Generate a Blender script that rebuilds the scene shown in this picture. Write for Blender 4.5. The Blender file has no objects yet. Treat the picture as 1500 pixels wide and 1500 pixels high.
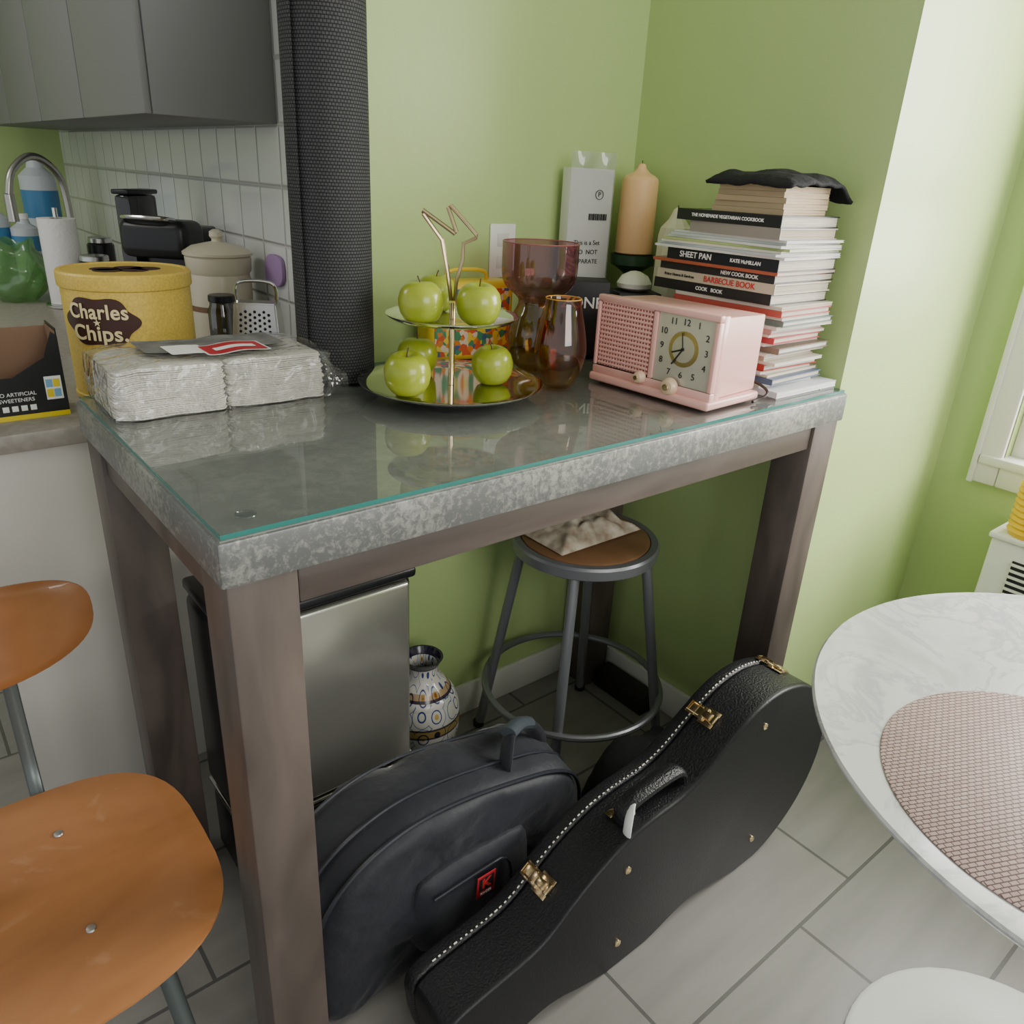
import bpy, bmesh, math, random
from mathutils import Matrix, Vector, noise
random.seed(7)
SC=bpy.context.scene; COL=SC.collection
def rad(a): return math.radians(a)
# ------------------------------------------------------------------ materials
def nt(name):
    m=bpy.data.materials.new(name); m.use_nodes=True
    n=m.node_tree.nodes; l=m.node_tree.links; b=n["Principled BSDF"]; return m,n,l,b
def M(name,col,rough=.5,metal=0,bump=0,bscale=60,var=0,vscale=8,coat=0,trans=0,ior=1.45,stretch=None,col2=None,detail=4,sheen=0,sub=0):
    m,n,l,b=nt(name)
    b.inputs["Base Color"].default_value=(*col,1); b.inputs["Roughness"].default_value=rough
    b.inputs["Metallic"].default_value=metal; b.inputs["IOR"].default_value=ior
    b.inputs["Coat Weight"].default_value=coat; b.inputs["Transmission Weight"].default_value=trans
    if sheen: b.inputs["Sheen Weight"].default_value=sheen
    if sub:
        b.inputs["Subsurface Weight"].default_value=sub; b.inputs["Subsurface Scale"].default_value=.01
    tc=n.new("ShaderNodeTexCoord"); mp=n.new("ShaderNodeMapping"); l.new(tc.outputs["Object"],mp.inputs[0])
    if stretch: mp.inputs["Scale"].default_value=stretch
    if var or col2:
        nz=n.new("ShaderNodeTexNoise"); nz.inputs["Scale"].default_value=vscale; nz.inputs["Detail"].default_value=detail
        l.new(mp.outputs[0],nz.inputs[0])
        r=n.new("ShaderNodeValToRGB"); l.new(nz.outputs["Fac"],r.inputs[0]); l.new(r.outputs[0],b.inputs["Base Color"])
        c2=col2 if col2 else tuple(max(0,c*(1-var)) for c in col)
        c1=col if col2 else tuple(min(1,c*(1+var)) for c in col)
        r.color_ramp.elements[0].position=.35; r.color_ramp.elements[1].position=.65
        r.color_ramp.elements[0].color=(*c2,1); r.color_ramp.elements[1].color=(*c1,1)
    if bump:
        nb=n.new("ShaderNodeTexNoise"); nb.inputs["Scale"].default_value=bscale; nb.inputs["Detail"].default_value=3
        l.new(mp.outputs[0],nb.inputs[0]); bp=n.new("ShaderNodeBump"); bp.inputs["Strength"].default_value=bump; bp.inputs["Distance"].default_value=.01
        l.new(nb.outputs["Fac"],bp.inputs["Height"]); l.new(bp.outputs[0],b.inputs["Normal"])
    return m
def M_thin(name,tint,gl=.08,rough=.02,white=0,body=None,fres=1.45,tint2=None,zs=None,bump=0,bscale=30):
    m,n,l,b=nt(name); n.remove(b); out=n["Material Output"]
    tc=n.new("ShaderNodeTexCoord")
    t=n.new("ShaderNodeBsdfTransparent"); t.inputs[0].default_value=(*tint,1)
    if tint2:
        sp=n.new("ShaderNodeSeparateXYZ"); mr=n.new("ShaderNodeMapRange"); rr=n.new("ShaderNodeValToRGB")
        l.new(tc.outputs["Object"],sp.inputs[0]); l.new(sp.outputs[2],mr.inputs[0]); mr.inputs[1].default_value=zs[0]; mr.inputs[2].default_value=zs[1]
        l.new(mr.outputs[0],rr.inputs[0]); rr.color_ramp.elements[0].color=(*tint,1); rr.color_ramp.elements[1].color=(*tint2,1); l.new(rr.outputs[0],t.inputs[0])
    g=n.new("ShaderNodeBsdfGlossy"); g.inputs["Roughness"].default_value=rough
    f=n.new("ShaderNodeFresnel")
    # same reflectance on both faces of the thin sheet
    ge=n.new("ShaderNodeNewGeometry"); mi=n.new("ShaderNodeMapRange"); l.new(ge.outputs["Backfacing"],mi.inputs[0])
    mi.inputs[3].default_value=fres; mi.inputs[4].default_value=1/fres; l.new(mi.outputs[0],f.inputs[0])
    if bump:
        nb=n.new("ShaderNodeTexNoise"); nb.inputs["Scale"].default_value=bscale; nb.inputs["Detail"].default_value=2; nb.inputs["Distortion"].default_value=1
        l.new(tc.outputs["Object"],nb.inputs[0]); bp=n.new("ShaderNodeBump"); bp.inputs["Strength"].default_value=bump; bp.inputs["Distance"].default_value=.01
        l.new(nb.outputs["Fac"],bp.inputs["Height"]); l.new(bp.outputs[0],g.inputs["Normal"]); l.new(bp.outputs[0],f.inputs["Normal"])
    ad=n.new("ShaderNodeMath"); ad.operation='ADD'; ad.inputs[1].default_value=gl; ad.use_clamp=True; l.new(f.outputs[0],ad.inputs[0])
    base=t.outputs[0]
    if body:
        d=n.new("ShaderNodeBsdfDiffuse"); d.inputs[0].default_value=(*body,1)
        mx=n.new("ShaderNodeMixShader"); mx.inputs[0].default_value=white; l.new(t.outputs[0],mx.inputs[1]); l.new(d.outputs[0],mx.inputs[2]); base=mx.outputs[0]
    mx2=n.new("ShaderNodeMixShader"); l.new(ad.outputs[0],mx2.inputs[0]); l.new(base,mx2.inputs[1]); l.new(g.outputs[0],mx2.inputs[2])
    l.new(mx2.outputs[0],out.inputs[0]); return m
def M_wood(name,c1,c2,scale=(1,1,1),rough=.45,coat=0,wscale=3,bump=.05,scratch=None):
    m,n,l,b=nt(name); tc=n.new("ShaderNodeTexCoord"); mp=n.new("ShaderNodeMapping"); mp.inputs["Scale"].default_value=scale
    l.new(tc.outputs["Object"],mp.inputs[0])
    nz=n.new("ShaderNodeTexNoise"); nz.inputs["Scale"].default_value=wscale; nz.inputs["Detail"].default_value=8; nz.inputs["Distortion"].default_value=.6
    l.new(mp.outputs[0],nz.inputs[0]); r=n.new("ShaderNodeValToRGB"); l.new(nz.outputs["Fac"],r.inputs[0])
    r.color_ramp.elements[0].position=.3; r.color_ramp.elements[1].position=.7
    r.color_ramp.elements[0].color=(*c1,1); r.color_ramp.elements[1].color=(*c2,1)
    src=r.outputs[0]
    if scratch:
        v=n.new("ShaderNodeTexNoise"); v.inputs["Scale"].default_value=5; v.inputs["Detail"].default_value=12; v.inputs["Distortion"].default_value=3; l.new(tc.outputs["Object"],v.inputs[0])
        q=n.new("ShaderNodeValToRGB"); l.new(v.outputs["Fac"],q.inputs[0]); e=q.color_ramp.elements
        e[0].position=.60; e[0].color=(0,0,0,1); e[1].position=.72; e[1].color=(.6,.6,.6,1)
        mx=n.new("ShaderNodeMixRGB"); l.new(q.outputs[0],mx.inputs[0]); l.new(src,mx.inputs[1]); mx.inputs[2].default_value=(*scratch,1); src=mx.outputs[0]
    l.new(src,b.inputs["Base Color"]); b.inputs["Roughness"].default_value=rough; b.inputs["Coat Weight"].default_value=coat
    bp=n.new("ShaderNodeBump"); bp.inputs["Strength"].default_value=bump; l.new(nz.outputs["Fac"],bp.inputs["Height"]); l.new(bp.outputs[0],b.inputs["Normal"])
    return m
def M_brick(name,c1,c2,mortar,bw,rh,ms,rough=.3,offset=.5,bump=.3,mode="XY",var=True,smooth=.1,R_=.076):
    m,n,l,b=nt(name); tc=n.new("ShaderNodeTexCoord"); sp=n.new("ShaderNodeSeparateXYZ"); cb=n.new("ShaderNodeCombineXYZ"); l.new(tc.outputs["Object"],sp.inputs[0])
    if mode=="XY": l.new(sp.outputs[0],cb.inputs[0]); l.new(sp.outputs[1],cb.inputs[1])
    elif mode=="YZ": l.new(sp.outputs[1],cb.inputs[0]); l.new(sp.outputs[2],cb.inputs[1])
    else:
        at=n.new("ShaderNodeMath"); at.operation='ARCTAN2'; l.new(sp.outputs[1],at.inputs[0]); l.new(sp.outputs[0],at.inputs[1])
        ml=n.new("ShaderNodeMath"); ml.operation='MULTIPLY'; ml.inputs[1].default_value=R_; l.new(at.outputs[0],ml.inputs[0]); l.new(ml.outputs[0],cb.inputs[0]); l.new(sp.outputs[2],cb.inputs[1])
    br=n.new("ShaderNodeTexBrick"); l.new(cb.outputs[0],br.inputs[0])
    br.inputs["Color1"].default_value=(*c1,1); br.inputs["Color2"].default_value=(*c2,1); br.inputs["Mortar"].default_value=(*mortar,1)
    br.inputs["Scale"].default_value=1; br.inputs["Mortar Size"].default_value=ms; br.inputs["Brick Width"].default_value=bw; br.inputs["Row Height"].default_value=rh
    br.inputs["Mortar Smooth"].default_value=smooth; br.offset=offset
    src=br.outputs["Color"]
    if var:
        nz=n.new("ShaderNodeTexNoise"); nz.inputs["Scale"].default_value=3; nz.inputs["Detail"].default_value=8; mp2=n.new("ShaderNodeMapping"); mp2.inputs["Scale"].default_value=(1,7,1)
        l.new(tc.outputs["Object"],mp2.inputs[0]); l.new(mp2.outputs[0],nz.inputs[0])
        mx=n.new("ShaderNodeMixRGB"); mx.blend_type='MULTIPLY'; mx.inputs[0].default_value=.4; l.new(src,mx.inputs[1]); l.new(nz.outputs["Fac"],mx.inputs[2]); src=mx.outputs[0]
    l.new(src,b.inputs["Base Color"]); b.inputs["Roughness"].default_value=rough
    bp=n.new("ShaderNodeBump"); bp.inputs["Strength"].default_value=bump; bp.inputs["Distance"].default_value=.004; bp.invert=True
    l.new(br.outputs["Fac"],bp.inputs["Height"]); l.new(bp.outputs[0],b.inputs["Normal"]); return m

GREEN=M("green_wall_paint",(.44,.57,.23),.38,bump=.06,bscale=35)
WHITE_TRIM=M("white_trim_paint",(.78,.77,.72),.35)
CEIL=M("ceiling_paint",(.8,.8,.76),.8)
FLOOR=M_brick("grey_floor_tile",(.30,.285,.262),(.275,.265,.245),(.12,.115,.11),.6,.3,.004,.33,.33)
TILE=M_brick("white_wall_tile",(.74,.75,.72),(.71,.72,.70),(.56,.56,.53),.15,.15,.008,.10,0,1.0,mode="YZ",var=False,smooth=1.0)
WOODG=M_wood("grey_brown_stained_wood",(.055,.042,.036),(.125,.096,.083),(1,1,.25),.42,wscale=14)
WOODGH=M_wood("grey_brown_stained_wood_rail",(.055,.042,.036),(.125,.096,.083),(.2,1,1),.42,wscale=14)
BLACKP=M("black_plastic",(.012,.012,.014),.3)
BLACKM=M("matte_black",(.015,.015,.017),.6)
STEEL=M("brushed_steel",(.55,.55,.54),.28,1,bump=.02,bscale=200,stretch=(1,1,.05))
CHROME=M("chrome",(.75,.75,.74),.12,1)
GOLD=M("polished_brass",(.80,.62,.36),.2,1)
GOLDD=M("pale_gold_metal",(.50,.38,.24),.28,1)
WHITEP=M("white_paper",(.75,.74,.70),.7)
PINK=M("pink_plastic",(.78,.43,.38),.32,coat=.2)
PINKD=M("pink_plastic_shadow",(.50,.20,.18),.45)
TXW=M("white_print",(.85,.85,.82),.6); TXB=M("black_print",(.02,.02,.02),.6); TXR=M("red_print",(.55,.03,.03),.6); TXY=M("cream_print",(.85,.72,.38),.6)
def galv(name,c1,c2,sc,metal,rough,e0=.72,e1=.92):
    m,n,l,b=nt(name); tc=n.new("ShaderNodeTexCoord")
    v=n.new("ShaderNodeTexNoise"); v.inputs["Scale"].default_value=sc; v.inputs["Detail"].default_value=6; v.inputs["Distortion"].default_value=.5; v.inputs["Roughness"].default_value=.8
    v2=n.new("ShaderNodeTexNoise"); v2.inputs["Scale"].default_value=5; v2.inputs["Detail"].default_value=3
    l.new(tc.outputs["Object"],v.inputs[0]); l.new(tc.outputs["Object"],v2.inputs[0])
    a=n.new("ShaderNodeMath"); a.operation='MULTIPLY_ADD'; a.inputs[1].default_value=.6; l.new(v2.outputs["Fac"],a.inputs[0]); l.new(v.outputs["Fac"],a.inputs[2])
    r=n.new("ShaderNodeValToRGB"); l.new(a.outputs[0],r.inputs[0]); e=r.color_ramp.elements
    e[0].position=e0; e[0].color=(*c1,1); e[1].position=e1; e[1].color=(*c2,1)
    l.new(r.outputs[0],b.inputs["Base Color"]); b.inputs["Metallic"].default_value=metal; b.inputs["Roughness"].default_value=rough
    return m
GALV=galv("galvanised_metal",(.165,.168,.165),(.35,.345,.315),85,.35,.42,.76,.92)
GALVT=galv("galvanised_metal_top",(.20,.20,.19),(.26,.26,.245),40,.1,.5)
# ------------------------------------------------------------------ mesh builder
class MB:
    def __init__(s): s.v=[];s.f=[];s.m=[]
    def bm(s,bm,mi=0,mt=None):
        o=len(s.v); mt=mt or Matrix(); bm.verts.ensure_lookup_table()
        for i,v in enumerate(bm.verts): v.index=i; s.v.append(tuple(mt@v.co))
        for f in bm.faces: s.f.append([o+v.index for v in f.verts]); s.m.append(mi)
        bm.free(); return s
    def box(s,c,d,bev=0,mi=0,rot=None,seg=2):
        bm=bmesh.new(); bmesh.ops.create_cube(bm,size=1); bmesh.ops.scale(bm,vec=d,verts=bm.verts)
        if bev: bmesh.ops.bevel(bm,geom=bm.edges[:],offset=min(bev,min(d)*.49),segments=seg,affect='EDGES',profile=.5)
        return s.bm(bm,mi,Matrix.Translation(c)@(rot.to_4x4() if rot else Matrix()))
    def b2(s,lo,hi,bev=0,mi=0,seg=2):
        return s.box([(a+b)/2 for a,b in zip(lo,hi)],[b-a for a,b in zip(lo,hi)],bev,mi,None,seg)
    def lathe(s,prof,c=(0,0,0),seg=48,mi=0,mt=None,closed=False):
        mt=(mt or Matrix()); T=Matrix.Translation(c)@mt; rings=[]
        for r,z in prof:
            if r<1e-6: rings.append([len(s.v)]); s.v.append(tuple(T@Vector((0,0,z))))
            else:
                ids=[]
                for k in range(seg):
                    a=2*math.pi*k/seg; ids.append(len(s.v)); s.v.append(tuple(T@Vector((r*math.cos(a),r*math.sin(a),z))))
                rings.append(ids)
        for A,B in zip(rings[:-1],rings[1:]):
            for k in range(seg):
                k2=(k+1)%seg
                if len(A)==1 and len(B)==1: continue
                if len(A)==1: s.f.append([A[0],B[k2],B[k]])
                elif len(B)==1: s.f.append([A[k],A[k2],B[0]])
                else: s.f.append([A[k],A[k2],B[k2],B[k]])
                s.m.append(mi)
        return s
    def cyl(s,c,r,h,mi=0,seg=32,axis='Z',r2=None,bev=0):
        r2=r if r2 is None else r2; b=bev
        p=[(0,0),(r-b,0)]+([(r,b)] if b else [])+([(r2,h-b)] if b else [])+[(r2-b,h),(0,h)]
        mt={'Z':Matrix(),'X':Matrix.Rotation(rad(90),4,'Y'),'Y':Matrix.Rotation(rad(-90),4,'X'),'-Y':Matrix.Rotation(rad(90),4,'X'),'-X':Matrix.Rotation(rad(-90),4,'Y')}[axis]
        return s.lathe(p,c,seg,mi,mt)
    def tube(s,pts,r,mi=0,seg=10,closed=False,smooth=0,flat=None):
        P=[Vector(p) for p in pts]
        for _ in range(smooth):
            Q=[]; n=len(P)
            rng=range(n if closed else n-1)
            if not closed: Q.append(P[0])
            for i in rng:
                a,b=P[i],P[(i+1)%n]; Q+= [a.lerp(b,.25),a.lerp(b,.75)]
            if not closed: Q.append(P[-1])
            P=Q
        n=len(P); rr=r if isinstance(r,(list,tuple)) else None
        up=None; rings=[]
        for i in range(n):
            if closed: t=(P[(i+1)%n]-P[i-1])
            else: t=P[min(i+1,n-1)]-P[max(i-1,0)]
            if t.length<1e-9: t=Vector((0,0,1))
            t.normalize()
            if up is None:
                up=Vector((0,0,1)) if abs(t.z)<.9 else Vector((1,0,0))
            up=(up-t*up.dot(t)).normalized(); sd=t.cross(up)
            ri=r if not rr else rr[0]+(rr[1]-rr[0])*i/(n-1)
            ra,rb=(ri,ri) if not flat else (ri*flat,ri)
            ids=[]
            for k in range(seg):
                a=2*math.pi*k/seg; ids.append(len(s.v)); s.v.append(tuple(P[i]+sd*(ra*math.cos(a))+up*(rb*math.sin(a))))
            rings.append(ids)
        for i in range(n if closed else n-1):
            A=rings[i];B=rings[(i+1)%n]
            for k in range(seg): s.f.append([A[k],A[(k+1)%seg],B[(k+1)%seg],B[k]]); s.m.append(mi)
        if not closed: s.f.append(rings[0][::-1]); s.m.append(mi); s.f.append(rings[-1]); s.m.append(mi)
        return s
    def prism(s,pts,d,mt=None,bev=0,mi=0,seg=3):
        bm=bmesh.new(); vs=[bm.verts.new((x,y,0)) for x,y in pts]; f=bm.faces.new(vs)
        ex=bmesh.ops.extrude_face_region(bm,geom=[f]); bmesh.ops.translate(bm,vec=(0,0,d),verts=[g for g in ex["geom"] if isinstance(g,bmesh.types.BMVert)])
        bmesh.ops.recalc_face_normals(bm,faces=bm.faces[:])
        if bev:
            ed=[e for e in bm.edges if abs(e.verts[0].co.z-e.verts[1].co.z)<1e-6]
            bmesh.ops.bevel(bm,geom=ed,offset=bev,segments=seg,affect='EDGES',profile=.5)
        return s.bm(bm,mi,mt)
    def sup(s,a,b,n,th,zf=lambda x,y:0,mt=None,mi=0,rings=10,seg=56):
        mt=mt or Matrix(); top=[];bot=[]
        for lay,off in ((top,0),(bot,-th)):
            for j in range(rings+1):
                ids=[]
                q=j/rings
                for k in range(seg):
                    t=2*math.pi*k/seg; c,sn=math.cos(t),math.sin(t)
                    x=a*math.copysign(abs(c)**(2/n),c)*q; y=b*math.copysign(abs(sn)**(2/n),sn)*q
                    e=th*.35 if j==rings else 0
                    z=zf(x,y)+off+(-e if off==0 else e)
                    ids.append(len(s.v)); s.v.append(tuple(mt@Vector((x,y,z))))
                lay.append(ids)
        for lay,fl in ((top,0),(bot,1)):
            for j in range(rings):
                for k in range(seg):
                    q=[lay[j][k],lay[j+1][k],lay[j+1][(k+1)%seg],lay[j][(k+1)%seg]]
                    s.f.append(q[::-1] if fl else q); s.m.append(mi)
        for k in range(seg):
            s.f.append([top[rings][k],bot[rings][k],bot[rings][(k+1)%seg],top[rings][(k+1)%seg]]); s.m.append(mi)
        return s
    def grid(s,nx,ny,fn,mi=0):
        o=len(s.v)
        for j in range(ny+1):
            for i in range(nx+1): s.v.append(tuple(fn(i/nx,j/ny)))
        for j in range(ny):
            for i in range(nx):
                a=o+j*(nx+1)+i; s.f.append([a,a+1,a+nx+2,a+nx+1]); s.m.append(mi)
        return s
def fin(name,mb,mats,parent=None,loc=(0,0,0),rot=(0,0,0),ang=35,label=None,cat=None,kind=None,group=None,weld=True):
    me=bpy.data.meshes.new(name); me.from_pydata(mb.v,[],mb.f)
    if not isinstance(mats,(list,tuple)): mats=[mats]
    for m in mats: me.materials.append(m)
    for p,mi in zip(me.polygons,mb.m): p.material_index=mi
    bm=bmesh.new(); bm.from_mesh(me)
    if weld: bmesh.ops.remove_doubles(bm,verts=bm.verts,dist=1e-6)
    bmesh.ops.recalc_face_normals(bm,faces=bm.faces[:]); bm.to_mesh(me); bm.free()
    me.shade_smooth()
    try: me.set_sharp_from_angle(angle=rad(ang))
    except Exception: pass
    ob=bpy.data.objects.new(name,me); COL.objects.link(ob); ob.location=loc; ob.rotation_euler=rot
    if parent: ob.parent=parent
    meta(ob,label,cat,kind,group); return ob
def meta(ob,label=None,cat=None,kind=None,group=None):
    if label: ob["label"]=label
    if cat: ob["category"]=cat
    if kind: ob["kind"]=kind
    if group: ob["group"]=group
def root(name,loc,label,cat,rz=0,group=None):
    e=bpy.data.objects.new(name,None); COL.objects.link(e); e.location=loc; e.rotation_euler=(0,0,rz); e.empty_display_size=.05
    meta(e,label,cat,None,group); return e
def text(body,size,mat,parent=None,mt=None,name="lettering",align='CENTER',ext=.0003,sx=1,wrap=None,bold=0,space=1,label=None):
    cu=bpy.data.curves.new("t","FONT"); cu.body=body; cu.size=size; cu.align_x=align; cu.align_y='CENTER'; cu.extrude=ext; cu.offset=bold; cu.space_character=space
    tmp=bpy.data.objects.new("t",cu); COL.objects.link(tmp); bpy.context.view_layer.update()
    dg=bpy.context.evaluated_depsgraph_get(); me=bpy.data.meshes.new_from_object(tmp.evaluated_get(dg)); bpy.data.objects.remove(tmp)
    mt=mt or Matrix()
    for v in me.vertices:
        v.co.x*=sx
        v.co=wrap(v.co) if wrap else mt@v.co
    me.materials.clear(); me.materials.append(mat)
    ob=bpy.data.objects.new(name,me); COL.objects.link(ob)
    if parent: ob.parent=parent
    if label: ob["label"]=label
    return ob
def frame(o,x,y):
    x=Vector(x).normalized(); y=Vector(y).normalized(); z=x.cross(y)
    m=Matrix((x,y,z)).transposed().to_4x4(); m.translation=Vector(o); return m
def XZ(o): return frame(o,(1,0,0),(0,0,1))
def chaikin(P,it=2,closed=True):
    for _ in range(it):
        Q=[];n=len(P)
        for i in range(n if closed else n-1):
            a,b=P[i],P[(i+1)%n]; Q.append((a[0]*.75+b[0]*.25,a[1]*.75+b[1]*.25)); Q.append((a[0]*.25+b[0]*.75,a[1]*.25+b[1]*.75))
        P=Q
    return P
def spline(P,n=8):
    out=[]
    for i in range(len(P)-1):
        p0=P[max(i-1,0)];p1=P[i];p2=P[i+1];p3=P[min(i+2,len(P)-1)]
        for j in range(n):
            t=j/n; f=lambda a,b,c,d:.5*((2*b)+(-a+c)*t+(2*a-5*b+4*c-d)*t*t+(-a+3*b-3*c+d)*t**3)
            out.append((max(0,f(p0[0],p1[0],p2[0],p3[0])),f(p0[1],p1[1],p2[1],p3[1])))
    return out+[P[-1]]
# ------------------------------------------------------------------ camera
cam=bpy.data.cameras.new("camera"); co=bpy.data.objects.new("camera",cam); COL.objects.link(co)
R=Vector((.7781,-.6263,.0477)).normalized(); Fw=Vector((.5901,.7029,-.3971)).normalized(); U=R.cross(Fw)
mt=Matrix((R,U,-Fw)).transposed().to_4x4(); mt.translation=Vector((-.2406,-.7774,1.4106)); co.matrix_world=mt
cam.sensor_width=36; cam.lens=1141.69/1500*36; cam.clip_start=.02; SC.camera=co
# ------------------------------------------------------------------ room
TX,TY=1.30,.6585
W1=.685; W2=1.325; YO=.033; WX=1.93
def struct(name,mb,mat,**k): return fin(name,mb,mat,kind="structure",ang=30,**k)
struct("floor",MB().b2((-3,-3.2,-.1),(2.1,4.2,0)),FLOOR)
struct("ceiling",MB().b2((-3,-3.2,2.6),(2.1,4.2,2.7)),CEIL)
struct("wall_back",MB().b2((.50,W1,0),(W2+.3,W1+.11,2.6)),GREEN)
struct("wall_side",MB().b2((W2,YO,0),(WX+.12,W1,2.6)),GREEN)
w=MB(); y0,y1,z0,z1=-1.15,-.125,.80,2.05
w.b2((WX,y1,0),(WX+.12,YO,2.6)); w.b2((WX,-3.2,0),(WX+.12,y0,2.6)); w.b2((WX,y0,0),(WX+.12,y1,z0)); w.b2((WX,y0,z1),(WX+.12,y1,2.6))
struct("wall_window",w,GREEN)
struct("wall_kitchen",MB().b2((.69,W1+.11,0),(.80,3.95,2.6)),TILE)
struct("wall_far",MB().b2((-3,3.95,0),(.80,4.05,2.6)),GREEN)
w=MB()
w.b2((WX-.02,y1,z0-.065),(WX,y1+.065,z1+.065),.006); w.b2((WX-.02,y0-.065,z0-.065),(WX,y0,z1+.065),.006)
w.b2((WX-.021,y0,z0-.065),(WX,y1,z0),.006); w.b2((WX-.021,y0,z1),(WX,y1,z1+.065),.006)
w.b2((WX-.026,y1+.052,z0-.067),(WX-.018,y1+.067,z1+.067),.003)
for a,b in ((y1-.05,y1),(y0,y0+.05)): w.b2((WX+.03,a,z0),(WX+.09,b,z1),.004)
for a,b in ((z0,z0+.05),(z1-.05,z1),(1.40,1.45)): w.b2((WX+.03,y0+.05,a),(WX+.09,y1-.05,b),.004)
w.b2((WX-.03,y0-.05,z0-.012),(WX+.05,y1+.05,z0+.012),.005)
struct("window_1",w,WHITE_TRIM)
def bb(name,lo,hi): struct(name,MB().b2(lo,hi,.003),WHITE_TRIM)
bb("baseboard_back",(.50,W1-.014,0),(W2-.014,W1,.095))
bb("baseboard_side",(W2-.014,YO,0),(W2,W1,.095))
bb("baseboard_column",(W2,YO-.014,0),(WX-.014,YO,.095))
bb("baseboard_window",(WX-.014,-3.0,0),(WX,YO,.095))
r=root("wall_outlet",(.915,W1,1.25),"white rectangular outlet plate on the green wall","outlet")
fin("plate",MB().b2((-.036,-.005,-.058),(.036,-.0003,.058),.002),WHITE_TRIM,r)
for zz in (-.024,.024): fin("socket",MB().b2((-.016,-.0062,zz-.014),(.016,-.0052,zz+.014),.0004),M("socket_white",(.65,.64,.6),.4),r)
PAN=M("peninsula_panel_paint",(.66,.63,.57),.5); CTR=M("grey_stone_countertop",(.33,.30,.26),.35,var=.10,vscale=60)
r=root("kitchen_peninsula",(-.17,.93,0),"white painted kitchen peninsula base with flat end panel","kitchen cabinet")
fin("body",MB().b2((0,0,0),(.855,.60,.875),.003),PAN,r)
r2=root("kitchen_cabinet",(.08,1.56,0),"white base cabinet run below the tiled wall","kitchen cabinet")
fin("body",MB().b2((0,0,0),(.605,2.35,.875),.003),PAN,r2)
for k in range(4):
    fin("door",MB().b2((-.018,.03+k*.58,.10),(0,.58+k*.58,.85),.004),WHITE_TRIM,r2)
m=MB(); m.b2((-.21,.905,.875),(.688,1.56,.912),.004); m.b2((.05,1.56,.875),(.688,3.94,.912),.004)
fin("countertop",m,CTR,label="grey stone kitchen countertop on white cabinets",cat="countertop")
r=root("upper_cabinet",(.385,1.35,1.50),"grey upper kitchen cabinet hung on the tiled wall","kitchen cabinet")
UC=M("upper_cabinet_grey",(.20,.20,.20),.5)
fin("body",MB().b2((0,0,0),(.3045,2.4,1.099),.003),UC,r)
for k in range(4): fin("door",MB().b2((-.018,.005+k*.6,.0),(-.0005,.595+k*.6,1.09),.004),UC,r)
# ------------------------------------------------------------------ main table
r=root("counter_height_table",(0,0,0),"tall grey wood table with galvanised metal top and glass sheet","table")
m=MB().b2((0,0,.972),(TX,TY,1.0285),.003); m.b2((.004,.004,1.0285),(TX-.004,TY-.004,1.030),0,1)
fin("metal_top",m,[GALV,GALVT],r,label="galvanised metal clad top")
for x in (.006,TX-.006-.086):
    for y in (.006,TY-.006-.086):
        fin("leg",MB().b2((x,y,0),(x+.086,y+.086,.971),.003),WOODG,r)
a=.012
fin("rail",MB().b2((.094,a,.921),(TX-.094,a+.03,.971),.003),WOODGH,r)
fin("rail",MB().b2((.094,TY-a-.03,.921),(TX-.094,TY-a,.971),.003),WOODGH,r)
fin("rail",MB().b2((a,.094,.921),(a+.03,TY-.094,.971),.003),WOODG,r)
fin("rail",MB().b2((TX-a-.03,.094,.921),(TX-a,TY-.094,.971),.003),WOODG,r)
GLS=M_thin("table_glass",(.93,.955,.945),.04,.012,fres=1.55); GEDGE=M("glass_edge_teal",(.04,.23,.20),.1,trans=.3)
g=MB(); lo=(.006,.006,1.0302);hi=(TX-.006,TY-.006,1.0362)
g.v=[(x,y,z) for z in (lo[2],hi[2]) for x,y in ((lo[0],lo[1]),(hi[0],lo[1]),(hi[0],hi[1]),(lo[0],hi[1]))]
g.f=[[4,5,6,7],[0,1,5,4],[1,2,6,5],[2,3,7,6],[3,0,4,7]]; g.m=[0,1,1,1,1]
fin("glass_sheet",g,[GLS,GEDGE],r,label="clear glass sheet with teal edge")
BUMP=M_thin("clear_bumper",(.9,.93,.93),.05)
for p in ((.05,.045),(TX-.05,.045),(.05,TY-.05)):
    fin("bumper_pad",MB().cyl((p[0],p[1],1.0365),.012,.0015,bev=.0005).tube([(p[0]+.012*math.cos(t*math.pi/12),p[1]+.012*math.sin(t*math.pi/12),1.0372) for t in range(24)],.0006,closed=True,seg=6),BUMP,r)
T=1.0368
# ------------------------------------------------------------------ yoga mat
MATM=M_brick("dark_grey_foam_mat",(.060,.060,.063),(.052,.052,.055),(.010,.010,.011),.0065,.0055,.0011,.8,.5,.9,mode="CYL",var=False,smooth=.6)
m=MB(); n=600; turns=7; L=.70; R0=.0735; th=.0055
for i in range(n+1):
    t=i/n; ang=turns*2*math.pi*t+rad(200); rr=.035+(R0-.035)*t
    for dr in (0,-th*.95):
        for z in (0,L): m.v.append(((rr+dr)*math.cos(ang),(rr+dr)*math.sin(ang),z))
for i in range(n):
    a=4*i;b=a+4
    m.f+= [[a,b,b+1,a+1],[a+3,b+3,b+2,a+2],[a+1,b+1,b+3,a+3],[a+2,b+2,b,a]]; m.m+=[0]*4
fin("rolled_yoga_mat",m,MATM,loc=(.445,.584,T),label="rolled dark grey textured foam yoga mat standing upright on table",cat="yoga mat")
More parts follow.
